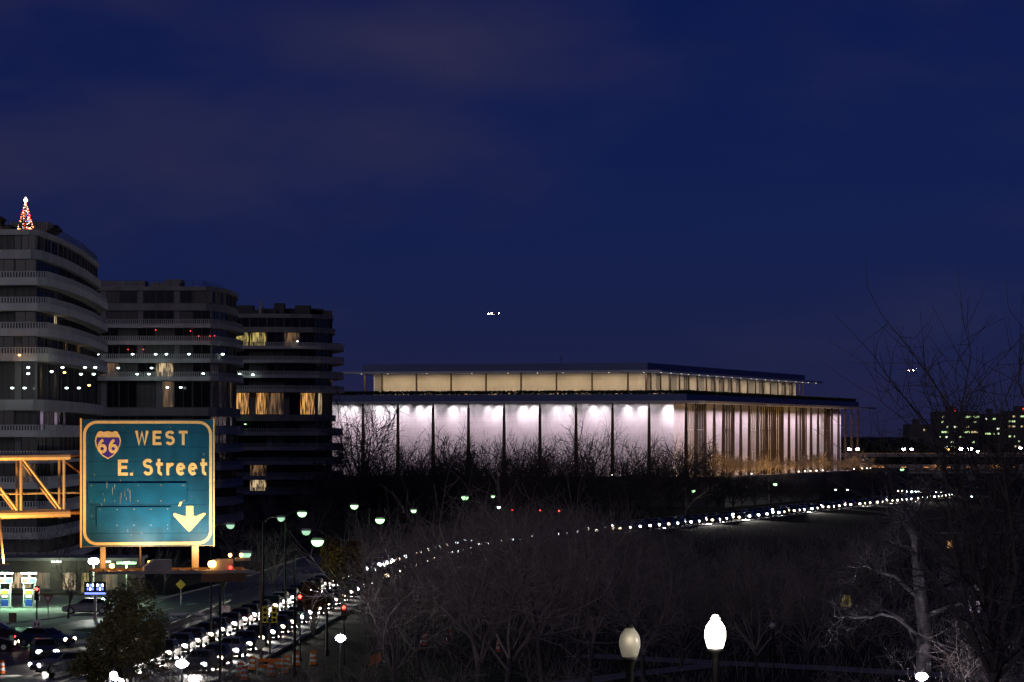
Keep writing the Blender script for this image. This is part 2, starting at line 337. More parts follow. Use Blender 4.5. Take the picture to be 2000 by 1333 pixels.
# columns: cross-shaped bronze posts, slim at the neck and wider at the foot
cb = MB()
for a, b in ((0.42, 0.27), (0.27, 0.42)):
    cb.frustum((-a, a, -b, b), (-a*0.55, a*0.55, -b*0.6, b*0.6), TZ, Z1-1.0)
    cb.frustum((-a*0.34, a*0.34, -b*0.4, b*0.4), (-a*0.34, a*0.34, -b*0.4, b*0.4), Z1-1.0, Z1)
cme = cb.mesh('column', M['bronze'])
cols = [(0, BAY*k) for k in range(NW+1)] + [(BAY*k, 0) for k in range(1, NL+1)] + [(LX, BAY*k) for k in range(1, NW)]
for x, y in cols: link('column', cme, hall, (x, y, 0))
# front wall: one marble panel for each bay with a recessed joint
def fin_window(x0, x1, y, z0, z1, back, nm=4, parent=None, alongx=True, fin=None, trans=()):
    fin = fin or M['mullion']
    gobj = (MB().box(x0, x1, y+0.16, y+0.30, z0, z1) if alongx else MB().box(y+0.16, y+0.30, x0, x1, z0, z1)).obj('window', back, parent)
    for i in range(nm + 1):
        c = x0 + (x1 - x0) * i / nm; c = min(max(c, x0 + .09), x1 - .09)
        (MB().box(c-.09, c+.09, y-0.12, y+0.158, z0, z1) if alongx else MB().box(y-0.12, y+0.158, c-.09, c+.09, z0, z1)).obj('mullion', fin, gobj)
    for z in trans: MB().box(x0+.1, x1-.1, y+0.02, y+0.156, z-.12, z+.12).obj('transom', fin, gobj)
    return gobj
for k in range(NW):
    y0, y1 = max(4.0, BAY*k), min(WY-4.0, BAY*(k+1))
    if y1 - y0 < 0.5: continue
    MB().box(4.0, 4.35, y0+.012, y1-.012, TZ+.002, Z1-.002).obj('wall_panel', M['marble'], hall)
# long side: marble bays and tall glass bays in the order the river side shows them
LONG = [(1314,1341,'w'),(1341,1360,'g'),(1360,1379,'d'),(1379,1396,'w'),(1396,1415,'w'),(1415,1434,'b'),(1434,1450,'w'),(1450,1466,'w'),(1466,1483,'g'),
        (1483,1499,'a'),(1499,1515,'a'),(1515,1530,'a'),(1530,1545,'w'),(1545,1560,'w'),(1560,1575,'b'),(1575,1588,'w'),(1588,1602,'w'),(1602,1613,'g'),(1613,1621,'b'),(1621,1634,'w')]
for a, b, t in LONG:
    x0 = 4.36 if a == 1314 else along(a, 4.0); x1 = along(b, 4.0)
    if t == 'w': MB().box(x0+.012, x1-.012, 4.0, 4.35, TZ+.004, Z1-.002).obj('wall_panel', M['marble'], hall)
    else:
        bk = {'g': M['foyer'], 'd': M['glass'], 'b': M['foyer'], 'a': M['amber']}[t]; fn = {'g': M['mullion'], 'd': M['panel_grey'], 'b': M['bronze'], 'a': M['bronze']}[t]
        fin_window(x0+.02, x1-.02, 4.0, TZ+.01, Z1-.01, bk, 4, hall, True, fn, (11.9, 17.2))
xe = along(1634, 4.0)
MB().box(xe+.012, LX-4.0, 4.0, 4.35, TZ+.004, Z1-.002).obj('wall_panel', M['marble'], hall)
MB().box(LX-4.35, LX-4.0, 4.36, WY-4.36, TZ+.004, Z1-.002).obj('wall_panel', M['marble'], hall)
MB().box(4.36, LX-4.36, WY-4.35, WY-4.0, TZ+.004, Z1-.002).obj('wall_panel', M['marble'], hall)
# upper pavilion
s = 14.5
MB().prism(ring(s+.4, LX-s-.4, s+.4, WY-s-.4), Z1+.5, Z2).obj('pavilion_core', M['core'], hall)
ur = MB().prism(ring(8.2, LX-8.2, 8.2, WY-8.2), Z2, Z2+0.45).obj('upper_roof', M['roofslab'], hall)
MB().prism(ring(12.4, LX-12.4, 12.4, WY-12.4), Z2+.452, Z2+2.2).obj('fascia', M['fascia'], ur)
random.seed(11)
for k in range(7):                                     # plant on the roof, low silhouettes
    x, y, a, b, h = 40 + random.random()*90, 20 + random.random()*52, random.uniform(2, 6), random.uniform(2, 7), random.uniform(.2, .7)
    MB().box(x, x+a, y, y+b, Z2+2.202, Z2+2.2+h).obj('roof_unit', M['darksteel'], ur)
an = MB(); an.tube([(30, 38.5, Z2+2.2), (30, 38.5, Z2+4.4)], .05, 5); an.tube([(30, 37.8, Z2+4.1), (30, 39.2, Z2+4.1)], .04, 4); an.tube([(30, 38.1, Z2+3.6), (30, 38.9, Z2+3.6)], .04, 4)
an.obj('antenna', M['darksteel'], ur)
ub = MB(); ub.box(-.2, .2, -.16, .16, Z1+.5, Z2); ume = ub.mesh('pavilion_column', M['bronze'])
for k in range(2, 10): link('pavilion_column', ume, hall, (12.9, BAY*k, 0))
link('pavilion_column', ume, hall, (12.9, WY-12.9, 0)); link('pavilion_column', ume, hall, (12.9, 12.9, 0))
for k in range(2, 21): link('pavilion_column', ume, hall, (BAY*k, 12.9, 0))
link('pavilion_column', ume, hall, (LX-12.9, 12.9, 0))
edges = [s] + [BAY*k for k in range(2, 10)] + [WY-s]
for a, b in zip(edges, edges[1:]):
    if b - a > .2: MB().box(s, s+.35, a+.01, b-.01, Z1+.502, Z2-.002).obj('pavilion_panel', M['beige'], hall)
MB().box(s-.06, s-.004, WY-s-2.0, WY-s-.3, Z1+.6, Z2-.2).obj('louvre', M['panel_grey'], hall)
MB().box(s-.06, s-.004, 62.2, 66.4, Z1+.6, Z1+3.1).obj('louvre', M['panel_grey'], hall)
MB().box(s-.06, s-.004, 18.0, 18.5, Z1+2.0, Z1+2.5).obj('vent', M['black'], hall)
MB().box(s-.06, s-.004, WY-s-3.2, WY-s-2.8, Z1+1.3, Z1+1.7).obj('vent', M['black'], hall)
UP = [(1262,1272,'w'),(1281,1291,'w'),(1305,1323,'p'),(1335,1347,'w'),(1359,1376,'p'),(1388,1398,'w'),(1404,1415,'w'),(1421,1431,'w'),(1437,1447,'w'),(1458,1473,'p'),(1482,1494,'w'),(1503,1517,'p'),(1526,1536,'w'),(1540,1550,'w')]
cur = s + .36
for a, b, t in UP:
    x0, x1 = along(a, s), along(b, s)
    MB().box(cur+.01, x0-.01, s, s+.35, Z1+.502, Z2-.002).obj('pavilion_panel', M['beige'], hall)
    if t == 'p': MB().box(x0, x1, s+.1, s+.3, Z1+.502, Z2-.004).obj('louvre', M['panel_grey'], hall)
    else: fin_window(x0, x1, s, Z1+.51, Z2-.01, M['glass'], 3, hall, True, M['mullion'], (Z1+2.6,))
    cur = x1
MB().box(cur+.01, LX-s, s, s+.35, Z1+.502, Z2-.002).obj('pavilion_panel', M['beige'], hall)
# lamps under the two roofs
fx = MB().lathe([(.08, -.12), (.11, -.05), (.07, 0)], 8).mesh('downlight', M['g_down'])
PINK, WARM = (1.0, 0.76, 0.89), (1.0, 0.73, 0.40)
random.seed(21)
HOT = [(0,(.45,.62),1.3),(1,(.3,.7),.9),(2,(.36,.66),1.2),(3,(.35,.68),1.0),(4,(.3,.62),1.0),(5,(.6,.3),1.0),(6,(.3,.6),.8),(7,(.25,.55,.97),1.2),(8,(.35,.7),1.1),(9,(.4,.7),.8),(10,(.4,.6),.6)]
for k, fr, e in HOT:
    for q in fr:
        y = BAY * (k + q)
        lamp('SPOT', (2.2, y, Z1-.12), 720*e*random.uniform(.6, 1.4), (1, .93, .98), hall, (4.0, y, Z1-1.9), 84, 1.0, .3, 'wall_spotlight')
    for q in (.12, .5, .88): lamp('SPOT', (2.0, BAY*(k+q), Z1-.12), 150*random.uniform(.5, 1.3), (1, .90, .97), hall, (4.0, BAY*(k+q), Z1-1.6), 100, 1.0, .3, 'wall_spotlight')
    y = BAY * (k + .5)
    a = lamp('AREA', (0.9, y, Z1-.06), 310, PINK, hall, (4.0, y, 9.0), name='wall_washer'); a.data.shape = 'RECTANGLE'; a.data.size = 7.6; a.data.size_y = .4; a.data.spread = R(100)
    a.rotation_euler = Vector((-(4.0-.9), 0, (Z1-9.0))).to_track_quat('Z', 'Y').to_euler()
    link('wall_washer_housing', MB().box(-.18, .18, -3.9, 3.9, -.04, .04).mesh('wall_washer_housing', M['darksteel']), hall, (0.55, y, Z1-.045))
for k in range(NL):
    x = BAY * (k + .5)
    if x > xe + 10: continue
    e = 1.0
    a = lamp('AREA', (x, 0.9, Z1-.06), 470*e, PINK, hall, name='wall_washer'); a.data.shape = 'RECTANGLE'; a.data.size = 7.6; a.data.size_y = .4; a.data.spread = R(110)
    a.rotation_euler = Vector((0, -(4.0-.9), (Z1-10.0))).to_track_quat('Z', 'Y').to_euler()
for k in range(1, 10):
    y = BAY * (k + .5)
    a = lamp('AREA', (11.0, y, Z2-.06), 320, WARM, hall, name='eaves_light'); a.data.shape = 'RECTANGLE'; a.data.size = .5; a.data.size_y = 7.0
    link('downlight', fx, hall, (10.4, y+random.uniform(-2, 2), Z2))
for k in range(1, 21):
    x = BAY * (k + .5)
    a = lamp('AREA', (x, 11.0, Z2-.06), 310, (1.0, .76, .48), hall, name='eaves_light'); a.data.shape = 'RECTANGLE'; a.data.size = 7.0; a.data.size_y = .5
    link('downlight', fx, hall, (x+random.uniform(-2, 2), 9.3, Z2))
# small lamps on the terrace edge
bl = MB().lathe([(.06, 0), (.06, .8), (.14, .82), (.14, 1.02), (.05, 1.08)], 8); bl.m = [1 if 16 <= i < 24 else 0 for i in range(len(bl.f))]
bme = bl.mesh('terrace_light', [M['darksteel'], M['g_dot']])
for px in (808, 836, 878, 905, 946, 962, 999, 1034, 1052, 1070, 1140, 1195, 1212, 1231):
    P = C0 - UX * 11.0; a = (px - CX) / F; y = (a*P.y - P.x) / (VX.x - a*VX.y)
    link('terrace_light', bme, hall, (-11.0, y, TZ))
for px in (1468, 1560, 1572, 1583, 1595, 1607, 1668, 1684, 1693, 1700):
    link('terrace_light', bme, hall, (along(px, -11.0), -11.0, TZ))
# ------------------------------------------------------------------ apartment towers with curved balconies
def offset(poly, d):
    r = []; n = len(poly)
    for i in range(n):
        p0, p1, p2 = Vector(poly[i-1]), Vector(poly[i]), Vector(poly[(i+1) % n])
        a, b = (p1-p0).normalized(), (p2-p1).normalized(); na, nb = Vector((a.y, -a.x)), Vector((b.y, -b.x))
        m = (na + nb); m = m / max(0.5, m.dot(na)) if m.length > .1 else na
        r.append(tuple(p1 + m * d))
    return r
def rnd(poly, it=2):                                   # round the visible corners (Chaikin, ends kept)
    for _ in range(it):
        n = len(poly); r = []
        for i in range(n):
            a, b = Vector(poly[i]), Vector(poly[(i+1) % n]); t = min(.22, 1.1/max(.1, (b-a).length)); r += [tuple(a.lerp(b, t)), tuple(a.lerp(b, 1-t))]
        poly = r
    return poly
def win_mesh(name, m, bars):                            # unit window: frame, panes, bars
    b = MB(); t = .03
    b.box(0, 1, -.02, .1, 0, t, 0); b.box(0, 1, -.02, .1, 1-t, 1, 0); b.box(0, t, -.02, .1, t, 1-t, 0); b.box(1-t, 1, -.02, .1, t, 1-t, 0)
    for i in range(bars): x = (i+1)/(bars+1); b.box(x-.012, x+.012, 0, .1, t, 1-t, 0)
    b.add([(t, .06, t), (1-t, .06, t), (1-t, .06, 1-t), (t, .06, 1-t)], [(0,1,2,3)], 1)
    return b.mesh(name, [M['frame'], m])
WM = {k: win_mesh('window_' + k, M[v], b) for k, v, b in (('dark','glass',1),('curtain','curtain',2),('lit_warm','lit_warm',2),('lit_yellow','lit_yellow',2),('lit_pale','lit_pale',1),('lit_pink','lit_pink',3),('lit_dim','lit_dim',1))}
pb = MB().box(0.02, .98, -.03, .15, 0, 1); WP = pb.mesh('wall_pier', M['facade'])

def tower(name, label, foot, Y, bands, floors, vis, lit=(), dots=(), loc=None, roof_y=None, seed=1, mod=3.2, mats=('facade', 'facade_w')):
    """foot: CCW outline at the window line; bands: (row bottom, row top, offset, rail top row or None); floors: (row bottom, row top, kind); vis: edges in view"""
    rg = random.Random(seed)
    zz = lambda row: CAM_Z - (row - HY) / F * Y
    o0 = Vector((sum(p[0] for p in foot)/len(foot), sum(p[1] for p in foot)/len(foot)))
    foot = [(p[0]-o0.x, p[1]-o0.y) for p in foot]
    T = thing(name, label, 'apartment building', (o0.x, o0.y, 0))
    MB().prism(offset(foot, -.5), -.2, zz(roof_y)).obj('wall', M['core'], T)
    wins = []
    for (b, t, off, rail) in bands:
        pl = offset(foot, off); pl = rnd(pl, 1)
        sl = MB().prism(pl, zz(b), zz(t)).obj('balcony' if rail else 'floor_band', M[mats[1]] if rail else M[mats[0]], T)
        if rail:
            rb = MB(); q = offset(foot, off - .12); q = rnd(q, 1); h0, h1 = zz(t), zz(rail); acc = 0
            for i in range(len(q)):
                a, c = Vector((*q[i], 0)), Vector((*q[(i+1) % len(q)], 0)); d = (c - a).length
                if (a + c).y / 2 > max(p[1] for p in foot) - 4: continue
                u = (c - a).normalized(); nn = Vector((u.y, -u.x, 0)); x = (-acc) % .34; acc += d
                Tm = Matrix(((u.x, nn.x, 0, a.x), (u.y, nn.y, 0, a.y), (0, 0, 1, 0), (0, 0, 0, 1)))
                while x < d:
                    rb.box(x-.075, x+.075, -.05, .05, h0, h1-.06, 0, Tm); x += .34
                rb.box(0, d, -.06, .06, h1-.06, h1, 0, Tm)
            tag(rb.obj('railing', M[mats[1]], sl), kind='stuff')
    for (b, t, kind) in floors:
        z0, z1 = zz(b), zz(t)
        for ei in vis:
            a, c = Vector(foot[ei]), Vector(foot[(ei+1) % len(foot)]); d = (c-a).length; n = max(1, round(d / mod)); u = (c-a)/d; ang = math.atan2(u.y, u.x)
            wd = d / n
            for k in range(n):
                p = a + u * (k * wd)
                if o0.x + p.x < -1060 / F * (o0.y + p.y) - 1: continue
                ty = rg.random()
                if kind == 'tall' and k % 3 == 0: o = link('pillar', WP, T, (p.x, p.y, z0), ang, (wd * .32, 1, z1 - z0)); p = p + u*wd*.34; w_ = wd*.64
                elif kind == 'mix' and (k + ei) % 2: link('wall_pier', WP, T, (p.x, p.y, z0), ang, (wd * .3, 1, z1 - z0)); p = p + u*wd*.31; w_ = wd*.67
                else: w_ = wd * .98
                o = link('window', WM['curtain' if ty < .22 else 'dark'], T, (p.x, p.y, z0), ang, (w_, 1, z1 - z0))
                m = p + u * w_ * .5; wins.append((o, proj((o0.x + m.x, o0.y + m.y, (z0+z1)/2))))
    for px, py, key in lit:
        o, _ = min(wins, key=lambda q: (q[1][0]-px)**2 + (q[1][1]-py)**2 * 2); o.data = WM[key]
    return T, zz, o0
dotme = MB().lathe([(.05, -.16), (.16, -.1), (.20, 0), (.16, .08), (.05, .1)], 8).mesh('reflection_dot', M['g_cool'])  # glowing dots added for street-lamp reflections in the window glass
dotred = MB().lathe([(.04, -.08), (.08, -.04), (.08, .04), (.04, .08)], 6).mesh('reflection_dot', M['g_warn'])
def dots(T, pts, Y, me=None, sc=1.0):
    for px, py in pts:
        p = at(px, py, Y) - T.location; link('reflection_dot', me or dotme, T, p, 0, (sc, sc, sc*.8))

LB = [(459,448,.3,None),(506,488,.5,None)] + [(b, b-15, 1.5, b-27) for b in (558,608,657,706)] + [(802,781,.9,None)] + [(b, b-13, 1.5, b-24) for b in (854,905,955,1003,1053,1103)] + [(1150,1130,.5,None)]
LF = [(488,459,'mix'),(543,506,'plain'),(592,558,'plain'),(642,608,'plain'),(690,657,'mix'),(781,706,'tall'),(841,802,'plain'),(892,854,'mix'),(942,905,'plain'),(990,955,'mix'),(1040,1003,'plain'),(1090,1053,'plain')]
left_t, zl, ol = tower('apartment_tower', 'nearest curved apartment tower with a lit Christmas tree on its roof', [(-95,381),(-54.6,376),(-54.4,395),(-55.2,420),(-57.2,452),(-61,464),(-95,468)], 376, LB, LF, (0,1,2,3), roof_y=449, seed=4, mod=2.6, mats=('facade_streetlit', 'balcony_streetlit'),
    lit=[(116,622,'lit_pale'),(160,677,'lit_warm'),(108,817,'lit_pink'),(124,817,'lit_pink'),(83,810,'lit_pink'),(30,925,'lit_dim'),(138,672,'lit_dim')])
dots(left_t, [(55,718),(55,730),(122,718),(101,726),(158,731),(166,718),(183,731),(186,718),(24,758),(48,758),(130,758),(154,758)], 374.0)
dots(left_t, [(126,728),(174,753),(38,694)], 373.5, MB().lathe([(.05,-.12),(.15,-.08),(.15,.08),(.05,.1)],8).mesh('reflection_dot', M['g_sodium']))
# roof terrace of the nearest tower: railing, penthouse, vents, shrubs
rz = zl(448)
rr = MB(); q = offset([(p[0]-ol.x, p[1]-ol.y) for p in [(-95,381),(-54.6,376),(-54.4,395),(-55.2,420),(-57.2,452)]], 0.0)
for a, b in zip(q[:-1], q[1:]):
    a, b = Vector((*a, rz)), Vector((*b, rz)); n = max(1, int((b-a).length/1.6))
    for i in range(n): p = a + (b-a)*i/n; rr.tube([p, p+Vector((0,0,1.0))], .045, 4)
    for h in (.5, 1.0): rr.tube([a+Vector((0,0,h)), b+Vector((0,0,h))], .03, 4)
tag(rr.obj('roof_railing', M['darksteel'], left_t), kind='stuff')
p = at(57, 440, 400); ph = MB().box(-2.3, 2.3, 0, 6, 0, 2.4).obj('penthouse', M['facade'], left_t, loc=(p.x-ol.x, p.y-ol.y, rz))
for x, y, h, r in ((-1.4,1,.6,.25),(1.0,1,.9,.12),(1.6,1.5,.55,.22),(.2,2,.5,.15)): MB().lathe([(r,2.4),(r,2.4+h*.7),(r*1.5,2.4+h*.75),(r*1.3,2.4+h)],8).obj('vent', M['steel'], ph)
p = at(5, 440, 392); MB().box(-3.5, 1.0, 0, 5, 0, 1.5).obj('penthouse', M['core'], left_t, loc=(p.x-ol.x, p.y-ol.y, rz))

MBn = [(568,560,.35,None),(607,593,.4,None)] + [(b, b-8, 1.3, b-17) for b in (641,674,709,744)] + [(813,797,.8,None)] + [(b, b-8, 1.3, b-17) for b in (849,884,919,954,989,1024)]
MF = [(592,568,'mix'),(633,607,'mix'),(666,641,'plain'),(701,674,'mix'),(736,709,'plain'),(797,744,'tall'),(841,813,'plain'),(876,849,'mix'),(911,884,'plain'),(946,919,'plain'),(981,954,'plain')]
mid_t, zm, om = tower('apartment_building', 'middle apartment building behind the green road sign, dark stepped balconies', [(-95,540),(-49.6,540),(-48.0,551),(-47.8,566),(-48.8,580),(-52,592),(-95,596)], 540, MBn, MF, (0,1,2,3), roof_y=562, seed=8, mod=3.0,
    lit=[(230,720,'lit_dim'),(312,720,'lit_pale'),(310,758,'lit_dim'),(450,820,'lit_pink'),(455,760,'lit_dim')])
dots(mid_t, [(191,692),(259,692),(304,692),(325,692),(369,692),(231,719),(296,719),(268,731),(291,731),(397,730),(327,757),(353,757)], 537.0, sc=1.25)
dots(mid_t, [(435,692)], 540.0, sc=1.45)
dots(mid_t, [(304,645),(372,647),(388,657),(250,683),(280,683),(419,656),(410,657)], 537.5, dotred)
mz = zm(560)
for px, w_, h, yy in ((205,14,2.6,575),(322,5,1.6,560),(338,3,2.6,570)):
    p = at(px, 560, yy); MB().box(-w_/2, w_/2, 0, 6, 0, h).obj('roof_unit', M['facade'], mid_t, loc=(p.x-om.x, p.y-om.y, mz))
rr = MB()
for a, b in (((-95,542),(-51,542)),((-51,542),(-49.5,566))):
    a, b = Vector((a[0]-om.x, a[1]-om.y, mz)), Vector((b[0]-om.x, b[1]-om.y, mz)); n = int((b-a).length/1.8)
    for i in range(n+1): p = a+(b-a)*i/n; rr.tube([p, p+Vector((0,0,1.0))], .05, 4)
    for h in (.5,1.0): rr.tube([a+Vector((0,0,h)), b+Vector((0,0,h))], .035, 4)
tag(rr.obj('roof_railing', M['darksteel'], mid_t), kind='stuff')

RB = [(622,614,.3,None),(650,640,.7,None)] + [(b, b-6, 2.5, b-13) for b in (683,710,739,767)] + [(823,811,.8,None)] + [(b, b-7, 2.2, b-14) for b in (851,880,908,937,966)]
RF = [(640,622,'plain'),(677,650,'plain'),(704,683,'plain'),(733,710,'plain'),(761,739,'plain'),(811,767,'tall'),(844,823,'plain'),(873,851,'mix'),(901,880,'plain'),(930,908,'plain'),(959,937,'plain')]
right_t, zr, orr = tower('apartment_block', 'far curved apartment block with orange lit windows, next to the white hall', [(-80,650),(-62,647),(-45,647.5),(-39,650.5),(-36.6,656),(-36.4,664),(-39,682),(-80,688)], 650, RB, RF, (0,1,2,3,4), roof_y=615, seed=15, mod=3.1,
    lit=[(468,788,'lit_warm'),(492,788,'lit_warm'),(512,788,'lit_warm'),(604,788,'lit_warm'),(625,788,'lit_pale'),(497,662,'lit_yellow'),(513,662,'lit_yellow'),(470,662,'lit_yellow'),(535,788,'lit_dim'),(648,750,'lit_dim'),(508,921,'lit_dim'),(508,980,'lit_pale'),(585,662,'lit_dim')])
dots(right_t, [(468,731),(494,732)], 644, sc=1.5); dots(right_t, [(479,829)], 645, MB().lathe([(.05,-.12),(.2,-.08),(.2,.08),(.05,.1)],8).mesh('reflection_dot', M['g_green']))
dots(right_t, [(581,667)], 645, MB().lathe([(.05,-.12),(.15,-.08),(.15,.08),(.05,.1)],8).mesh('reflection_dot', M['g_dot']))
rz2 = zr(614)
for px, w_, h, yy in ((545,2.0,2.4,655),(510,6,1.0,654),(572,12,1.5,660),(591,3,2.0,656),(618,6,1.1,660),(470,5,2.0,656)):
    p = at(px, 614, yy); MB().box(-w_/2, w_/2, 0, 4, 0, h).obj('roof_unit', M['core'], right_t, loc=(p.x-orr.x, p.y-orr.y, rz2))
p = at(510, 614, 652); MB().lathe([(.5,0),(.5,1.6),(.15,1.7),(.15,3.0)],8).obj('vent', M['steel'], right_t, loc=(p.x-orr.x, p.y-orr.y, rz2))
rr = MB(); a, b = Vector((-58-orr.x, 650-orr.y, rz2)), Vector((-40-orr.x, 653-orr.y, rz2))
for i in range(12): p = a+(b-a)*i/11; rr.tube([p, p+Vector((0,0,1.1))], .05, 4)
for h in (.5, 1.1): rr.tube([a+Vector((0,0,h)), b+Vector((0,0,h))], .04, 4)
tag(rr.obj('roof_railing', M['darksteel'], right_t), kind='stuff')

# Christmas tree on the roof of the nearest tower
p = at(50, 446, 384); p.z = rz + .02
xt = thing('christmas_tree', 'small Christmas tree strung with red, gold and white lights on the tower roof', 'christmas tree', p)
MB().lathe([(.35,0),(.45,.5),(.48,.55)],10).obj('tub', M['orange'], xt)
random.seed(5); tb = MB().tube([(0,0,.4),(0,0,3.6)], [.07,.02], 6); tb.obj('trunk', M['bark'], xt)
nb = MB()
for i in range(900):
    h = random.random()**1.3; z = .5 + 3.1*h; r = (1-h)*.92*random.random()**.5 + .03; a = random.random()*6.28; s_ = .16
    nb.add([(r*math.cos(a), r*math.sin(a), z), ((r+s_)*math.cos(a+.1), (r+s_)*math.sin(a+.1), z-.07), ((r+s_*.9)*math.cos(a-.12), (r+s_*.9)*math.sin(a-.12), z-.09)], [(0,1,2)])
nb.obj('crown', M['hedge'], xt)
bulb = MB()
for i in range(150):
    h = random.random(); z = .45 + 3.2*h; r = (1-h)*.95 + .04; a = random.random()*6.28
    bulb.lathe([(.025,-.045),(.05,0),(.025,.045)], 5, random.choice([0,0,0,0,1,1,2,3,3]), Matrix.Translation((r*math.cos(a), r*math.sin(a), z)))
tag(bulb.obj('string_lights', [M['l_red'], M['l_white'], M['l_blue'], M['l_gold']], xt), kind='stuff')
MB().lathe([(.02,3.55),(.20,3.75),(.26,3.9),(.15,4.05),(.02,4.25)],8).obj('star', M['l_white'], xt)
for q in ((-.7,-.4),(.6,-.5)): MB().lathe([(.2,0),(.28,.25),(.2,.5)],8).obj('lantern', M['l_gold'], xt, loc=(*q,0))
lamp('POINT', (0,-1.6,1.5), 120, (1,.45,.25), xt, radius=.6)
# roof shrubs beside it
def leafy(name, label, cat, loc, rx, rz_, n, leafmat, size=.1, seed=1, trunk=1.0, group=None, shape=1.0, zc=None, barkmat=None):
    rg = random.Random(seed); T = thing(name, label, cat, loc, 0, group); b = MB(); zc = zc or rz_ + trunk
    tr = MB()
    for i in range(9):
        a = rg.random()*6.28; e = Vector((math.cos(a)*rx*.6*rg.random(), math.sin(a)*rx*.6*rg.random(), zc + rz_*rg.uniform(-.3,.75)))
        tr.tube([(0,0,0), e*.5 + Vector((rg.uniform(-.2,.2),rg.uniform(-.2,.2),0)), e], [.05*rx**.5+.02, .03*rx**.5, .012], 4)
    tr.obj('trunk', barkmat or M['bark'], T)
    lobes = []
    for i in range(15):
        while True:
            v = Vector((rg.uniform(-1,1), rg.uniform(-1,1), rg.uniform(-1,1)))
            if v.length < 1: break
        lobes.append((Vector((v.x*rx*.68, v.y*rx*.68, zc + v.z*rz_*.68)), rg.uniform(.18,.42)))
    for i in range(n):
        c, f = rg.choice(lobes)
        while True:
            v = Vector((rg.uniform(-1,1), rg.uniform(-1,1), rg.uniform(-1,1)))
            if .25 < v.length < 1: break
        v = v * (rg.random()**.25 / max(v.length, .6)); P = c + Vector((v.x*rx*f, v.y*rx*f, v.z*rz_*f*.9))
        d = Vector((rg.gauss(0,1), rg.gauss(0,1), rg.gauss(0,.6))).normalized(); e = d.orthogonal().normalized(); k = size*rg.uniform(.6,1.3)
        b.add([tuple(P-d*k), tuple(P+e*k*.45), tuple(P+d*k), tuple(P-e*k*.45)], [(0,1,2,3)])
    b.obj('crown', leafmat, T); return T
p = at(106, 440, 398); leafy('roof_shrub', 'dark shrub beside the penthouse on the nearest tower roof', 'shrub', (p.x, p.y, rz), 1.1, .85, 900, M['hedge'], .14, 3, .4)
p = at(0, 440, 389); leafy('roof_shrub', 'dark roof shrub at the picture edge, beside the Christmas tree', 'shrub', (p.x, p.y, rz), .9, .8, 700, M['hedge'], .14, 4, .9)
# ------------------------------------------------------------------ overhead road sign
SY, PHI = 86.0, R(14)
sc0 = at(289, 945, SY)
sign = thing('highway_sign', 'green overhead road sign reading 66 WEST and E. Street, on an orange-lit truss', 'road sign', (sc0.x, SY, ground_z(sc0.x, SY)), PHI)
gz = ground_z(sc0.x, SY)
def sx(px): return (px - 289) / F * SY / math.cos(PHI)
def sz(py): return CAM_Z - (py - HY) / F * SY - gz
def rrect(x0, x1, z0, z1, r, n=8):
    P = []
    for cx_, cz_, a0 in ((x1-r, z0+r, -90), (x1-r, z1-r, 0), (x0+r, z1-r, 90), (x0+r, z0+r, 180)):
        P += [(cx_ + r*math.cos(R(a0 + 90*i/n)), cz_ + r*math.sin(R(a0 + 90*i/n))) for i in range(n+1)]
    return P
bx0, bx1, bz0, bz1 = sx(164), sx(413.5), sz(1067), sz(820)
# the board is built of tall aluminium extrusions: horizontal strips with fine joints
rows = [820, 846, 874, 902, 930, 958, 986, 1014, 1042, 1067]
for a, b in zip(rows, rows[1:]):
    MB().box(bx0, bx1, 0, .07, sz(b)+.0035, sz(a)-.0035).obj('board_strip', M['teal'], sign)
MB().box(bx0-.012, bx1+.012, .072, .12, bz0-.01, bz1+.01).obj('backing', M['steel'], sign)
for x in (bx0-.035, bx1+.002): MB().box(x, x+.033, -.012, .118, bz0-.03, bz1+.03).obj('edge_trim', M['cream'], sign)
for x in [sx(q) for q in (206, 247, 300, 352, 390)]: MB().box(x-.03, x+.03, .122, .2, bz0, bz1).obj('stiffener', M['steel'], sign)
oP, iP = rrect(bx0+.03, bx1-.03, bz0+.03, bz1-.03, sx(315)-sx(289)), rrect(bx0+.105, bx1-.105, bz0+.105, bz1-.105, (sx(315)-sx(289))*.8)
bd = MB(); n = len(oP)
bd.add([(p[0], -.006, p[1]) for p in oP] + [(p[0], -.006, p[1]) for p in iP] + [(p[0], -.0005, p[1]) for p in oP] + [(p[0], -.0005, p[1]) for p in iP],
    [(i, (i+1) % n, n+(i+1) % n, n+i) for i in range(n)] + [(2*n+i, 2*n+(i+1) % n, (i+1) % n, i) for i in range(n)] + [(n+i, n+(i+1) % n, 3*n+(i+1) % n, 3*n+i) for i in range(n)])
bd.obj('border', M['cream'], sign)
def arc(cx, cy, rx, ry, a0, a1, n=12): return [(cx + rx*math.cos(R(a0+(a1-a0)*i/n)), cy + ry*math.sin(R(a0+(a1-a0)*i/n))) for i in range(n+1)]
HW = .100                                              # half the stroke of the road-sign alphabet
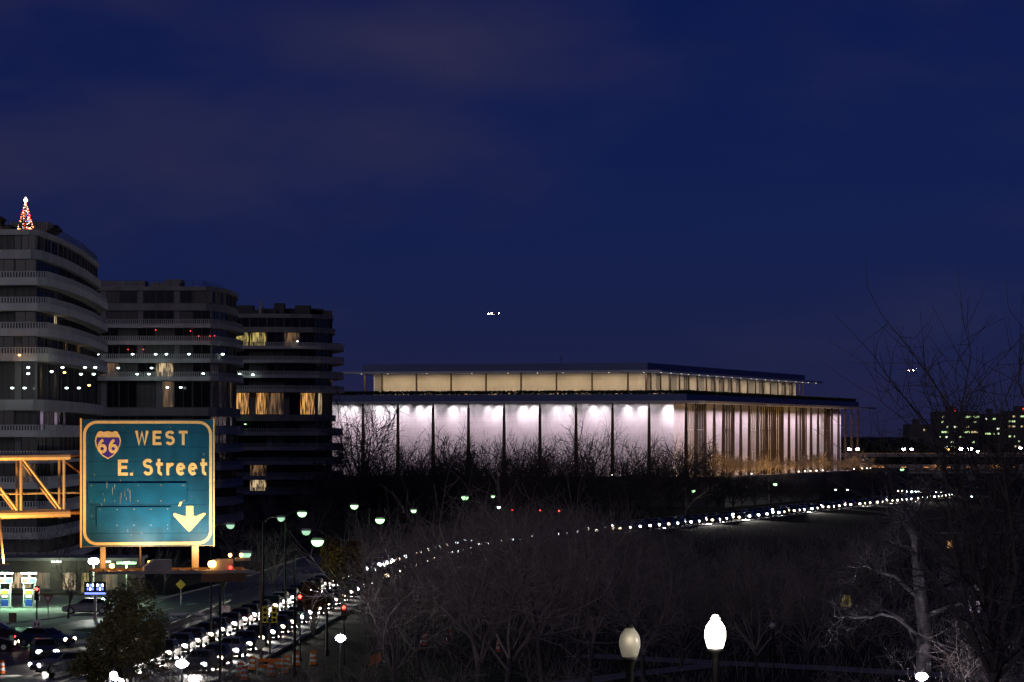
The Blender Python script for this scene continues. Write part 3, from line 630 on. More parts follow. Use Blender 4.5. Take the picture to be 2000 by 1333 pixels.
GL = {'W': (.98, [[(.09,1),(.28,.07),(.49,.86),(.70,.07),(.89,1)]]), 'E': (.64, [[(HW,0),(HW,1)],[(HW*2,1-HW),(.64,1-HW)],[(HW*2,.52),(.58,.52)],[(HW*2,HW),(.64,HW)]]), 'T': (.66, [[(0,1-HW),(.66,1-HW)],[(.33,0),(.33,1-2*HW)]]),
    'S': (.68, [arc(.34,.725,.25,.187,22,270) + arc(.34,.315,.25,.227,90,-158)[1:]]), '.': (.2, [[(.1,0),(.1,.19)]]), 't': (.50, [[(.2,1),(.2,.27)] + arc(.37,.27,.17,.18,180,285,8)[1:],[(0,.68),(.2-HW,.68)],[(.2+HW,.68),(.48,.68)]]),
    'r': (.47, [[(HW,0),(HW,.76)], arc(.36,.40,.20,.265,165,55,8)]), 'e': (.62, [[(.1+HW,.39),(.52-HW*.6,.39)], arc(.31,.375,.222,.29,2,320,18)]), '6': (.62, [arc(.31,.31,.222,.222,0,360,22), arc(.47,.33,.382,.58,178,102,10)])}
def letter(ch, x0, sx_, z0, sz_, y, parent, m):
    mb = MB(); wd_, strokes = GL[ch]
    for k, P in enumerate(strokes):
        n = len(P); closed = n > 3 and (Vector(P[0]) - Vector(P[-1])).length < 1e-4; Lf, Rt = [], []
        for i in range(n):
            p = Vector(P[i]); a_ = (p - Vector(P[i-1])) if i else ((p - Vector(P[-2])) if closed else None); b_ = (Vector(P[i+1]) - p) if i < n-1 else ((Vector(P[1]) - p) if closed else None)
            a_ = (a_ or b_).normalized(); b_ = (b_ or a_).normalized(); na, nb_ = Vector((-a_.y, a_.x)), Vector((-b_.y, b_.x)); mm = (na + nb_); mm = mm / max(.35, mm.dot(na)); Lf.append(p + mm*HW); Rt.append(p - mm*HW)
        yy = y - .006 - k*.0006; base = len(mb.v)
        for q in Lf + Rt: mb.v.append((x0 + q.x*sx_, yy, z0 + q.y*sz_))
        for q in Lf + Rt: mb.v.append((x0 + q.x*sx_, y, z0 + q.y*sz_))
        for i in range(n-1):
            mb.f.append((base+i, base+n+i, base+n+i+1, base+i+1)); mb.f += [(base+i, base+i+1, base+2*n+i+1, base+2*n+i), (base+n+i+1, base+n+i, base+3*n+i, base+3*n+i+1)]; mb.m += [0, 0, 0]
        if not closed:
            for i in (0, n-1): mb.f.append((base+i, base+2*n+i, base+3*n+i, base+n+i)); mb.m.append(0)
    return mb.obj('letter', m, parent)
def word(body, px0, px1, py0, py1, y, parent, m, gap=.24):
    tot = sum(GL[c][0] for c in body) + gap*(len(body)-1); x = sx(px0); k = (sx(px1) - sx(px0)) / tot
    for c in body: letter(c, x, k, sz(py1), sz(py0) - sz(py1), y, parent, m); x += (GL[c][0] + gap)*k
word('WEST', 264.7, 364.7, 841.6, 869.7, -.001, sign, M['cream'], .30); word('E.', 232, 260.7, 898, 929.4, -.001, sign, M['cream'], .12); word('Street', 279.6, 402.5, 896.7, 928.8, -.001, sign, M['cream'], .22)
SHP = [(213,897),(203,891),(195,882),(190,871),(188.3,861),(190,853),(194.5,844),(199,842),(205,844.3),(213,842.2),(221,844.3),(227,842),(231.5,844),(236,853),(237.7,861),(236,871),(231,882),(223,891)]
shp = [(sx(a), sz(b)) for a, b in SHP][::-1]; cx_, cz_ = sx(213), sz(868)
def ccw(P): 
    A = sum(P[i-1][0]*P[i][1] - P[i][0]*P[i-1][1] for i in range(len(P))); return P if A > 0 else P[::-1]
shd = MB().plate(ccw(shp), -.012, -.001).obj('shield', M['cream'], sign)
inner = [(cx_ + (a-cx_)*.90, cz_ + (b-cz_)*.92) for a, b in shp]
low = [(a, min(b, sz(855.5))) for a, b in inner]; low = [p for i, p in enumerate(low) if p != low[i-1] and not (p[1] >= sz(855.6) and sx(193) < p[0] < sx(233))]
MB().plate(ccw(low), -.018, -.0125).obj('shield_field', M['violet'], shd)
word('66', 193.5, 231.5, 857, 885.4, -.0185, shd, M['cream'], .14)
for a, b, c, d in ((175.6,363,944,982.6),(192,332,990.7,1030)):
    pt = MB().box(sx(a), sx(b), -.034, -.001, sz(d), sz(c)).obj('cover_plate', M['teal2'], sign)
    for k in range(5):
        for e in (c+4, d-4):
            q = a + 6 + (b-a-12)*k/4; MB().lathe([(.014,0),(.014,.01)], 6, 0, Matrix.Translation((sx(q), -.0345, sz(e))) @ Matrix.Rotation(R(90), 4, 'X')).obj('rivet', M['steel'], pt)
ar = [(361.5,989),(375.5,989),(375.5,1008),(381,1009),(395,1002.5),(398.6,1003.2),(399,1005.5),(371,1037),(367.5,1040),(364,1037),(337.5,1008),(336.8,1004.5),(339.5,1002.8),(354,1008),(361.5,1009)]
MB().plate(ccw([(sx(a), sz(b)) for a, b in ar]), -.012, -.001).obj('arrow', M['cream'], sign)
MB().plate(ccw([(sx(a), sz(b)) for a, b in [(349.5,980.5),(354.5,980.5),(350.5,989.5),(346,989.5)]]), -.037, -.0345).obj('stroke', M['cream'], sign)
# hangers, catwalk, luminaires
cwz = sz(1112)
for a, b, top, m in ((199,209,1066,'yellow'),(373,386,1062,'yellow')): MB().box(sx(a), sx(b), .02, .10, cwz, sz(top)-.03).obj('hanger', M['steel'], sign)
MB().box(sx(274), sx(277), .10, .13, cwz+.1, bz0).obj('conduit', M['rust'], sign)
MB().box(sx(178), sx(472), -1.85, -1.80, cwz-.05, cwz+.03).obj('catwalk_beam', M['steel'], sign)
MB().box(sx(178), sx(472), .0, .05, cwz-.05, cwz+.03).obj('catwalk_beam', M['rust'], sign)
for k in range(13):
    x = sx(180 + k*24); MB().box(x, x+.05, -1.799, -.001, cwz-.03, cwz+.0).obj('catwalk_bar', M['steel'], sign)
MB().box(sx(372), sx(455), -1.78, -1.74, cwz-.28, cwz-.055).obj('toe_board', M['rust'], sign)
def luminaire(px, pr, lens_side):
    x0, x1 = sx(px), sx(pr); b = MB()
    b.plate([(x0, cwz+.032), (x1, cwz+.032), (x1, cwz+.31), (x0+(x1-x0)*.35, cwz+.31), (x0, cwz+.12)], -1.75, -1.42)
    l = b.obj('luminaire', M['steel'], sign)
    MB().box(x0+(x1-x0)*.2, x1-.05, -1.418, -1.40, cwz+.08, cwz+.27).obj('lens', M['g_sodium'], l)
    lamp('SPOT', ((x0+x1)/2, -1.36, cwz+.26), 430, (1.0, .70, .31), sign, ((x0+x1)/2, .0, cwz+2.6), 130, .9, .12, 'sign_or_fill_light')
luminaire(265, 316, 0); luminaire(388, 432, 1)
MB().lathe([(.0,-.09),(.09,-.07),(.11,0),(.09,.07),(.0,.09)],8,0,Matrix.Translation((sx(391), -1.83, cwz+.19))).obj('lamp_or_fill_bulb', M['g_sodium'], sign)
for q in (425, 446): MB().lathe([(.02,0),(.05,.05),(.03,.1)],6,0,Matrix.Translation((sx(q), -1.82, cwz+.36))).obj('lamp_or_fill_bulb', M['g_sodium'], sign)
MB().lathe([(.02,0),(.05,.04),(.02,.08)],6,0,Matrix.Translation((sx(426), -1.82, cwz+.05))).obj('lamp_or_fill_bulb', M['g_warn'], sign)
MB().box(sx(436), sx(464), -1.8, -1.6, cwz+.26, cwz+.34).obj('luminaire_hood', M['steel'], sign)
rgs = random.Random(6); scf = MB()
for i in range(34):
    q, r_ = (rgs.gauss(228, 18), rgs.gauss(962, 12)) if i < 14 else (rgs.uniform(176, 400), rgs.uniform(832, 1058)); h_ = rgs.uniform(.02, .11) if i < 14 else rgs.uniform(.01, .03); w_ = rgs.uniform(.003, .006)
    scf.box(sx(q)-w_, sx(q)+w_, -.037, -.0355, sz(r_)-h_, sz(r_)+h_) if 176 < q < 362 and 945 < r_ < 981 else scf.box(sx(q)-w_, sx(q)+w_, -.003, -.0015, sz(r_)-h_, sz(r_)+h_)
tag(scf.obj('scuff_marks', M['steel'], sign), kind='stuff')
for q in (391, 214): lamp('POINT', (sx(q), -.75, cwz+.25), 22, (1,.42,.08), sign, radius=.08, name='sign_or_fill_light')  # orange fill lights added to brighten the hangers
MB().lathe([(.0,-.06),(.06,-.04),(.07,0),(.06,.04),(.0,.06)],8,0,Matrix.Translation((sx(214), -.75, cwz+.12))).obj('lamp_or_fill_bulb', M['g_sodium'], sign)  # bulb added to go with the left hanger's fill light
# truss boom
def stube(name, a, b, r, y=.35, y2=None, m='steel', n=10):
    return MB().tube([(sx(a[0]), y, sz(a[1])), (sx(b[0]), y if y2 is None else y2, sz(b[1]))], r, n).obj(name, M[m], sign, smooth=False)
for y in (.15, 1.25):
    stube('truss_chord', (-260,897), (143,891.5), .092, y); stube('truss_chord', (-260,1012), (143,1002), .102, y)
    for q in (-200, -115, -32, 51, 131.5): stube('truss_post', (q,892), (q,1004), .038, y)
    for a in (-200, -115, -32): stube('truss_brace', (a+4,897), (a+76,996), .036, y)
    stube('truss_brace', (55,897), (126,994), .036, y)
    stube('truss_rod', (-260,969), (163,963), .014, y+.06)
for q in (-200, -115, -32, 51, 131.5):
    for r_ in (892, 1003): stube('truss_tie', (q, r_), (q, r_), .034, .15, 1.25)
stube('truss_bracket', (136,897), (206,958), .03, 1.25, .16, 'rust'); stube('truss_bracket', (136,1003), (206,1003), .03, 1.25, .16, 'rust')
stube('truss_bracket', (136,892), (390,892), .05, 1.25, 1.25, 'rust'); stube('truss_bracket', (136,1003), (390,1003), .05, 1.25, 1.25, 'rust')
MB().tube([(sx(-262), .7, 0), (sx(-262), .7, sz(870))], .26, 14).obj('gantry_post', M['steel'], sign)
MB().lathe([(.6,0),(.6,.12),(.3,.2)],14,0,Matrix.Translation((sx(-262), .7, 0))).obj('post_base', M['concrete'], sign)
for q in (-150, 10):      # luminaires on the boom light its bars
    l_ = MB().frustum((-.2,.2,-.12,.12), (-.12,.12,-.08,.08), -.12, .06, 0, Matrix.Translation((sx(q), -1.3, sz(1100)))).obj('luminaire', M['steel'], sign)
    MB().tube([(sx(q), .15, sz(1003)), (sx(q), -1.25, sz(1098))], .03, 6).obj('luminaire_arm', M['steel'], sign)
    lamp('SPOT', (sx(q), -1.3, sz(1090)), 800, (1.0, .40, .07), sign, (sx(q)+.4, .4, sz(945)), 140, .7, .1, 'sign_or_fill_light')

# ------------------------------------------------------------------ street lamps
def cobra(px, py, label, lens='g_green', h=9.0, e=900, col=(.62,1,.58), Y=None, side=1, group='green street lamps', s=1.0):
    Y = Y or (CAM_Z - h) * F / (py - HY); p = at(px, py, Y); h = p.z
    T = thing('street_lamp', label, 'street lamp', (p.x - side*1.5, p.y, 0), 0, group)
    MB().tube([(0,0,0),(0,0,.5),(0,0,.52),(0,0,h-.2)], [.15,.15,.10,.055], 8).obj('pole', M['darksteel'], T)
    MB().tube([(0,0,h-.3),(side*.5,0,h+.1),(side*1.1,0,h+.16)], .035, 6).obj('arm', M['darksteel'], T)
    hd = MB().frustum((side*1.5-.42,side*1.5+.42,-.17,.17),(side*1.5-.3,side*1.5+.3,-.1,.1),h+.07,h+.24).obj('lamp_head', M['steel'], T)
    MB().lathe([(.05,-.26*s),(.20*s,-.21*s),(.31*s,-.05*s),(.31*s,.065)],10,0,Matrix.Translation((side*1.5,0,h))).obj('lens', M[lens], hd)
    if e: lamp('SPOT', (side*1.5, -.1, h-.2), e*1.5, col, T, (side*1.5, -.1, 0), 150, .6, .2, 'lamp_light')
    return T
cobra(590,1003,'bright green street lamp left of the bare tree beside the far apartment block', e=2600, s=1.3)
cobra(620,1058,'bright green street lamp above the brown-leaved tree', e=2000, s=1.3)
cobra(692,989,'smaller green street lamp in front of the far apartment block corner', e=700, side=-1, s=1.2)
cobra(742,1016,'green street lamp lighting a bush, right of the brown-leaved tree', e=500, side=-1, s=1.2)
cobra(808,998,'small green lamp in the thicket between two brighter ones', e=250, s=.8)
cobra(908,972,'yellow-green street lamp in front of the lit hall terrace', e=600, s=1.2)
cobra(450,1027,'dim green lamp head right of the road sign, upper one', 'g_green_dim', e=0, group='unlit lamp heads beside the sign')
cobra(549,1013,'dim green lamp head just left of the bright green lamp', 'g_green_dim', e=0, group='unlit lamp heads beside the sign')
cobra(598,1039,'dim green lamp head between the two bright green lamps', 'g_green_dim', e=0, side=-1, group='unlit lamp heads beside the sign')
cobra(480,1083,'dim green lamp head beside the sign catwalk', 'g_green_dim', e=0, group='unlit lamp heads beside the sign')
cobra(963,970,'tiny green lamp right of the yellow-green one below the terrace', e=150, Y=470, s=.8)
cobra(974,991,'small cool white lamp below the hall terrace, deep in the thicket', 'g_cool', e=150, Y=430, s=.8)
cobra(1354,959,'green lamp below the hall corner', e=500, Y=640, s=1.2)
cobra(1514,946,'green lamp below the middle of the hall river side', e=700, Y=690, s=1.3)
cobra(1762,917,'yellow-green lamp between the hall and the bridge', e=400, Y=800, s=1.5)
for px, py, Y, t in ((1659,877,890,'left one of the lamp pair at the far end of the hall terrace'),(1675,877,890,'right one of the lamp pair at the far end of the hall terrace'),(1765,877,930,'left one of the lamp pair beyond the hall'),(1781,877,930,'right one of the lamp pair beyond the hall'),
    (1876,876,1000,'bright white lamp left in the pair above the bridge'),(1895,876,1000,'bright white lamp right in the pair above the bridge'),(1910,882,1000,'smaller white lamp next to the bright pair above the bridge'),(1993,875,1000,'white lamp above the bridge at the picture edge')):
    cobra(px, py, 'white lamp, ' + t, 'g_violet', Y=Y, e=300 if Y < 950 else 0, col=(.9,.9,1), group='white lamps beyond the hall', s=2.6 if px in (1876,1895) else 1.6)
cobra(1852,877,'orange sodium lamp on a lit post above the bridge','g_sodium', Y=1000, e=2500, col=(1,.45,.1), group=None, s=1.8)
for px, py, Y in ((1632,957,720),(1655,957,720),(1783,960,850),(1794,960,850),(1898,970,700)): cobra(px, py, 'tiny white lamp beside the lit curve of the parkway', 'g_cool', Y=Y, e=0, group='tiny lamps near the parkway curve', s=.7)

def globe(px, py, Y, label, lens, e, col, group, hgt=3.6):
    p = at(px, py, Y); z0 = p.z - hgt - .3
    T = thing('globe_lamp', label, 'street lamp', (p.x, p.y, max(z0, ground_z(p.x, p.y))), 0, group); h = p.z - T.location.z
    b = MB().lathe([(.26,0),(.28,.1),(.22,.25),(.20,.55),(.12,.7),(.095,.75),(.075,h-.55),(.09,h-.52),(.10,h-.44),(.16,h-.36),(.17,h-.30)],14); b.obj('post', M['darksteel'], T, True)
    MB().lathe([(.15,h-.298),(.175,h-.24),(.215,h-.08),(.215,h+.05),(.19,h+.15),(.12,h+.25),(.085,h+.29)],20).obj('globe', M[lens], T, True)
    MB().lathe([(.095,h+.292),(.10,h+.315),(.07,h+.335),(.065,h+.37),(.02,h+.39)],12).obj('finial', M[lens if 'dim' not in lens else 'darksteel'], T, True)
    if e: lamp('POINT', (0,-.35,h+.1), e, col, T, radius=.2)
    return T
globe(1397,1238,67,'bright glowing urn-shaped globe lamp in front of the dark thicket','g_globe',110,(1,.9,.72),'globe lamps',3.4)
globe(1230,1255,67,'dim urn-shaped globe lamp beside the brightly glowing one','g_globe_dim',4,(1,.85,.6),'globe lamps',3.4)
def ball(px, py, label, e, Y=None, h=4.0, s=1.0, lens='g_violet', grp='violet-white park lamps'):
    Y = Y or (CAM_Z - h) * F / (py - HY); p = at(px, py, Y); h = p.z
    T = thing('park_lamp', label, 'street lamp', (p.x, p.y, 0), 0, grp)
    MB().lathe([(.16,0),(.18,.08),(.13,.2),(.11,.5),(.06,.6),(.05,h-.32),(.11,h-.26),(.12,h-.2)],10).obj('post', M['darksteel'], T, True)
    MB().lathe([(.1,h-.198),(.20*s,h-.1),(.24*s,h),(.18*s,h+.14),(.08,h+.2)],14).obj('globe', M[lens], T, True)
    MB().lathe([(.09,h+.202),(.05,h+.25),(.02,h+.34)],8).obj('finial', M['darksteel'], T)
    if e: lamp('POINT', (0,-.4,h+.1), e, (.88,.84,1), T, radius=.2)
    return T
ball(665,1247,'violet-white lamp beside the row of headlights, right of the signal masts',420, s=1.3)
ball(355,1297,'violet-white lamp in front of the nearest headlights',700, s=1.4)
ball(222,1320,'small violet-white lamp behind the leafy bush, low in the picture',40, s=.8)
ball(1800,1322,'violet-white lamp at the foot of the pale sycamore trunk',260, s=1.3)
ball(1510,1222,'unlit park lamp in the dark thicket right of the bright globe lamp',0,Y=195,s=1.0,lens='steel')

# ------------------------------------------------------------------ filling station
def pump(px, label):
    p = onground(px, 1189); T = thing('fuel_pump', label, 'fuel pump', p, 0, 'fuel pumps')
    MB().box(-.62,.62,-.5,.5,.0,.16).obj('island', M['concrete'], T)
    b = MB().box(-.40,.40,-.26,.26,.162,1.75).obj('cabinet', M['white'], T)
    MB().box(-.32,.32,-.275,-.262,.25,.85).obj('lower_panel', M['blue'], b); MB().box(-.32,.32,-.275,-.262,.92,1.3).obj('price_panel', M['black'], b)
    MB().box(-.26,.26,-.29,-.277,1.05,1.22).obj('display', M['g_tube'], b); MB().box(-.32,.32,-.275,-.262,1.36,1.68).obj('upper_panel', M['yellow'], b)
    for s_ in (-1, 1):
        MB().box(s_*.5-.05, s_*.5+.05, -.08, .08, .16, 2.35).obj('post', M['white'], T)
        n_ = MB().tube([(s_*.33,-.3,1.25),(s_*.36,-.42,1.05),(s_*.37,-.42,.7),(s_*.34,-.36,.5),(s_*.3,-.3,.62)], .03, 6).obj('hose', M['black'], T)
        MB().box(s_*.33-.04, s_*.33+.04, -.34, -.27, 1.12, 1.36).obj('nozzle', M['red'], n_)
    hd = MB().box(-.66,.66,-.3,.3,2.352,2.85).obj('header', M['white'], T)
    MB().box(-.6,0,-.315,-.302,2.42,2.78).obj('header_panel', M['red'], hd); MB().box(.05,.6,-.315,-.302,2.42,2.78).obj('header_panel', M['blue'], hd)
    MB().tube([(0,0,2.85),(0,0,3.2)], .05, 6).obj('lamp_stem', M['white'], T)
    lt = MB().box(-.75,.75,-.2,.2,3.2,3.34).obj('lamp_box', M['white'], T); MB().box(-.7,.7,-.215,.17,3.17,3.199).obj('tube_lamp', M['g_tube'], lt); MB().box(-.7,.7,-.215,-.202,3.2,3.33).obj('tube_lamp', M['g_tube'], lt)
    lamp('POINT', (0,-1.1,3.0), 800, (.45,1,.58), T, radius=.3); return T
pump(10,'fuel pump at the picture edge with a red and blue header'); pump(57,'fuel pump beside the red traffic signal, under a white tube lamp')
shop = thing('station_shop', 'low filling station shop with lit windows behind the fuel pumps', 'shop', (-45, 331, 0))
MB().box(-16,7,0.02,8,0,3.3).obj('wall', M['brick'], shop); MB().box(-16.3,7.3,-.5,8.3,3.302,3.6).obj('roof', M['concrete'], shop)
for x0, x1, z0, m in ((-5.6,-3.4,.5,'lit_pale'),(-3.2,-1.6,.5,'lit_dim'),(-.4,1.0,.3,'lit_pale'),(1.5,2.3,.05,'lit_yellow'),(3.6,5.2,.4,'lit_dim'),(-9,-6.5,.5,'lit_pale')):
    w_ = link('window', WM[m], shop, (x0, -.1, z0), 0, (x1-x0, 1, 2.15-z0)); MB().box(x0-.08, x1+.08, -.14, 0.018, z0-.1, z0-.002).obj('sill', M['concrete'], shop)
for x in (-8, -1, 4): MB().box(x-.5,x+.5,-.4,-.1,3.15,3.299).obj('soffit_lamp', M['g_tube'], shop)
lamp('POINT', (-1,-2.2,2.9), 110, (.85,1,.75), shop, radius=.4); lamp('POINT', (5,-2.2,2.9), 60, (.85,1,.75), shop, radius=.4)
def mast(px, py, Y, label, kind):
    p = at(px, py, Y); T = thing('flood_lamp', label, 'lamp', (p.x, p.y, 0), 0); h = p.z
    MB().tube([(0,0,0),(0,0,h-.15)], [.09,.06], 8).obj('pole', M['steel'], T)
    if kind == 'round':
        MB().lathe([(.1,-.28),(.42,-.2),(.5,.0),(.42,.24),(.1,.32)],12,0,Matrix.Translation((0,0,h))).obj('lens', M['g_white'], T); lamp('POINT', (0,-.8,h), 650, (.92,1,.85), T, radius=.4)
    elif kind == 'bar':
        MB().box(-.95,.95,-.3,.3,h+.02,h+.2).obj('lamp_box', M['white'], T); MB().box(-.9,.9,-.32,.28,h-.04,h+.019).obj('tube_lamp', M['g_green'], T); lamp('POINT', (0,-.3,h-.3), 500, (.5,1,.5), T, radius=.4)
mast(183,1097,300,'very bright white flood lamp left of the sign hanger','round'); mast(247,1101,310,'green-white bar lamp seen under the road sign','bar')
p = at(186,1150,285); T = thing('price_sign', 'blue lit price display of the filling station under the road sign', 'price sign', (p.x, p.y, 0))
MB().box(-.12,.12,-.1,.1,0,p.z-.55).obj('post', M['steel'], T); MB().box(-.95,.95,-.14,.14,p.z-.548,p.z+.6).obj('cabinet', M['black'], T)
MB().box(-.9,.9,-.152,-.142,p.z-.50,p.z-.33).obj('light_strip', M['g_blue'], T)
for i, (x, z) in enumerate(((-.7,.3),(-.7,-.02),(.15,.3),(.15,-.02))):
    for k in range(3):
        x_ = x + k*.22; z_ = p.z + z - .12; MB().box(x_, x_+.13, -.156, -.144, z_, z_+.23).obj('digit', M['g_blue'] if (i+k) % 2 else M['g_cool'], T)

# ------------------------------------------------------------------ signals, signs, posts
def signal(px, py_base, h, label, red=True, back=False, heads=1, color='black', arm=None, group='traffic signals'):
    p = onground(px, py_base); T = thing('traffic_signal', label, 'traffic signal', p, 0, group)
    MB().tube([(0,0,0),(0,0,.25),(0,0,.26),(0,0,h)], [.14,.14,.07,.055], 8).obj('pole', M['darksteel'] if color == 'black' else M['rust'], T)
    for k in range(heads):
        x = (k - (heads-1)/2) * .62; hb_ = MB().box(x-.19, x+.19, -.14, .14, h-.05, h+1.05).obj('signal_head', M[color if color != 'black' else 'black'], T)
        for i in range(3):
            z = h + .15 + i*.34
            lens = 'g_red' if (i == 2 and red) else 'black'; sgn = 1 if back else -1
            MB().lathe([(.125,0),(.11,.03),(.02,.045)],10,0,Matrix.Translation((x, sgn*.141, z)) @ Matrix.Rotation(R(-90*sgn), 4, 'X')).obj('signal_lens', M[lens], hb_)
            v = MB()
            for j in range(7):
                a0, a1 = R(-15+30*j), R(15+30*j); v.add([(x+.15*math.cos(a0), sgn*.142, z+.15*math.sin(a0)), (x+.15*math.cos(a1), sgn*.142, z+.15*math.sin(a1)), (x+.15*math.cos(a1), sgn*.36, z+.15*math.sin(a1)-.02), (x+.15*math.cos(a0), sgn*.36, z+.15*math.sin(a0)-.02)], [(0,1,2,3)])
            v.obj('visor', M['black'] if color == 'black' else M[color], hb_)
        if red: lamp('POINT', (x, (.3 if back else -.45), h+.83), 9, (1,.05,.03), T, radius=.08)
    return T
s1 = signal(72,1255,3.3,'red traffic signal at the filling station, arrow plate low on its pole')
z = 1.35; MB().box(-.34,.34,-.075,-.062,z-.4,z+.4).obj('sign_plate', M['white'], s1)
for x in (-.14, .14): MB().plate(ccw([(x-.03,z-.25),(x+.03,z-.25),(x+.03,z),(x+.1,z),(x,z+.25),(x-.1,z),(x-.03,z)]), -.082, -.0755).obj('arrow', M['black'], s1)
signal(527,1312,3.35,'yellow signal seen from behind, lit orange, on the mast among the barrels',red=False,heads=2,color='yellow')
signal(586,1292,3.75,'red signal on the mast between the headlight rows')
signal(672,1300,3.2,'low red signal right of the signal mast, over the headlights')
s4 = signal(437,1226,3.3,'dark signal on a mast with two white plates, right of the sign catwalk',red=False)
for x in (-.28, .12): MB().box(x, x+.34, -.08, -.066, 1.2, 1.85).obj('sign_plate', M['white'], s4)
for px, py, c, t in ((1055,997,1,'bright red far signal in the thicket, below the middle lit bay'),(1000,997,1,'faint red far signal, left of the bright red one in the thicket'),(1092,998,1,'faint red far signal, right of the bright red one in the thicket')):
    signal(px, 850+16*F/470, CAM_Z-(py-HY)/F*470-.83, t)
p = onground(510,1302); T = thing('steel_pole', 'tall slim bare steel pole in front of the headlights', 'pole', p)
MB().tube([(0,0,0),(0,0,.4),(0,0,.42),(0,0,7.5)], [.17,.16,.11,.07], 10).obj('shaft', M['rust'], T); MB().lathe([(.07,7.5),(.09,7.52),(.02,7.62)],8).obj('cap', M['rust'], T); MB().box(-.3,.3,-.3,.3,0,.12).obj('base', M['concrete'], T)
MB().lathe([(.02,-.01),(.35,-.01),(.35,.01),(.02,.01)],14,0,Matrix.Translation((-.05,-.16,1.55)) @ Matrix.Rotation(R(90),4,'X')).obj('sign_disc', M['steel'], T)
def post_sign(px, py_base, h, label, shape, cat='road sign'):
    p = onground(px, py_base); T = thing('road_sign', label, cat, p); MB().box(-.04,.04,-.03,.03,0,h).obj('post', M['steel'], T)
    if shape == 'yield':
        MB().plate(ccw([(0,h-.75),(.42,h),(-.42,h)]), -.045, -.032).obj('plate', M['red'], T); MB().plate(ccw([(0,h-.52),(.24,h-.12),(-.24,h-.12)]), -.05, -.0455).obj('plate_face', M['white'], T)
    elif shape == 'diamond':
        MB().plate(ccw([(0,h-.95),(.48,h-.47),(0,h),(-.48,h-.47)]), -.045, -.032).obj('plate', M['yellow'], T)
    else: MB().box(-.3,.3,-.045,-.032,h-.75,h).obj('plate', M['rust'], T)
post_sign(94,1217,2.35,'red and white yield sign between the pumps and the shop windows','yield')
post_sign(353,1182,2.4,'diamond warning sign on a post below the sign catwalk','diamond')
post_sign(25,1240,1.75,'small rectangular sign on a short post in front of the fuel pumps','rect')
# A-board, barrels, barriers, orange fence
p = onground(5,1238); T = thing('folding_sign', 'white folding sign board on the pavement at the picture edge', 'sign board', p)
for s_ in (-1, 1): MB().add([(-.35,s_*.28,0),(.35,s_*.28,0),(.25,s_*.03,.95),(-.25,s_*.03,.95),(-.35,s_*.32,0),(.35,s_*.32,0),(.25,s_*.07,.95),(-.25,s_*.07,.95)], [(0,1,2,3),(7,6,5,4),(0,4,5,1),(1,5,6,2),(2,6,7,3),(3,7,4,0)]).obj('board', M['white'], T)
def barrel_mesh():
    b = MB(); prof = [(.30,.0),(.30,.08),(.255,.1),(.25,.28),(.235,.45),(.225,.62),(.21,.78),(.19,.92),(.10,.96)]
    b.lathe(prof, 14); n = 14; b.m = [(1 if (i//n) in (3, 5) else 2 if (i//n) < 1 else 0) for i in range(len(b.f))]; return b.mesh('barrel', [M['orange'], M['white'], M['black']], True)
bme2 = barrel_mesh(); hnd = MB().tube([(-.1,0,.94),(-.1,0,1.04),(.1,0,1.04),(.1,0,.94)], .02, 5).mesh('handle', M['orange'])
BAR = [(3,1318,'striped orange barrel inside the turning loop at the picture edge'),(470,1322,'orange barrel nearest the barrier end, left of the signal mast'),(493,1310,'second orange barrel left of the signal mast'),(478,1330,'orange barrel lowest in the row beside the headlights'),
 (530,1322,'orange barrel at the foot of the yellow signal mast'),(556,1316,'orange barrel right of the yellow signal mast'),(561,1308,'orange barrel behind the one right of the yellow mast'),(578,1302,'orange barrel beside the red signal mast'),(612,1300,'orange barrel between red signal mast and violet lamp'),
 (828,1262,'orange barrel in the thicket, left of the dark trunks'),(815,1272,'second orange barrel in the thicket left of the dark trunks'),(878,1256,'orange barrel between the dark trunks of the thicket'),(976,1275,'orange striped barrel behind the central tree trunks')]
for px, py, t in BAR:
    T = thing('traffic_barrel', t, 'traffic barrel', onground(px, py), 0, 'orange construction barrels'); link('barrel', bme2, T); link('handle', hnd, T)
def barrier(px0, px1, py, label, m='orange'):
    a, b = onground(px0, py), onground(px1, py); T = thing('barricade', label, 'barrier', a, math.atan2(b.y-a.y, b.x-a.x)); d = (b-a).length
    for z_ in (.45, .85): MB().box(0,d,-.03,.0,z_,z_+.22).obj('rail', M[m], T)
    for x in (.15, d-.15): MB().add([(x-.04,-.35,0),(x+.04,-.35,0),(x+.04,.35,0),(x-.04,.35,0),(x-.04,.002,1.15),(x+.04,.002,1.15),(x+.04,.06,1.15),(x-.04,.06,1.15)], [(0,3,2,1),(4,5,6,7),(0,1,5,4),(1,2,6,5),(2,3,7,6),(3,0,4,7)]).obj('leg', M['steel'], T)
barrier(498,556,1318,'orange barricade linking the barrels at the signal mast'); barrier(405,468,1228,'pale barricade below the white plates of the dark signal','white')
barrier(330,400,1222,'white barricade left of the dark signal mast','white')
f0 = [onground(q, r_) for q, r_ in ((722,1303),(734,1298),(746,1293))]
T = thing('snow_fence', 'orange mesh fence strung along the grass below the violet lamp', 'fence', f0[0]); fm = MB()
for a, b in zip(f0, f0[1:]):
    a, b = a - f0[0], b - f0[0]; n = max(3, int((b-a).length/.28))
    MB().tube([a, a+Vector((0,0,.85))], .035, 5).obj('stake', M['rust'], T)
    for i in range(n): q = a+(b-a)*i/n; fm.tube([q+Vector((0,0,.05)), q+Vector((0,0,.72))], .02, 3)
    for z_ in (.15,.45,.7): fm.tube([a+Vector((0,0,z_)), b+Vector((0,0,z_))], .02, 3)
tag(fm.obj('mesh_net', M['fence_o'], T), kind='stuff')
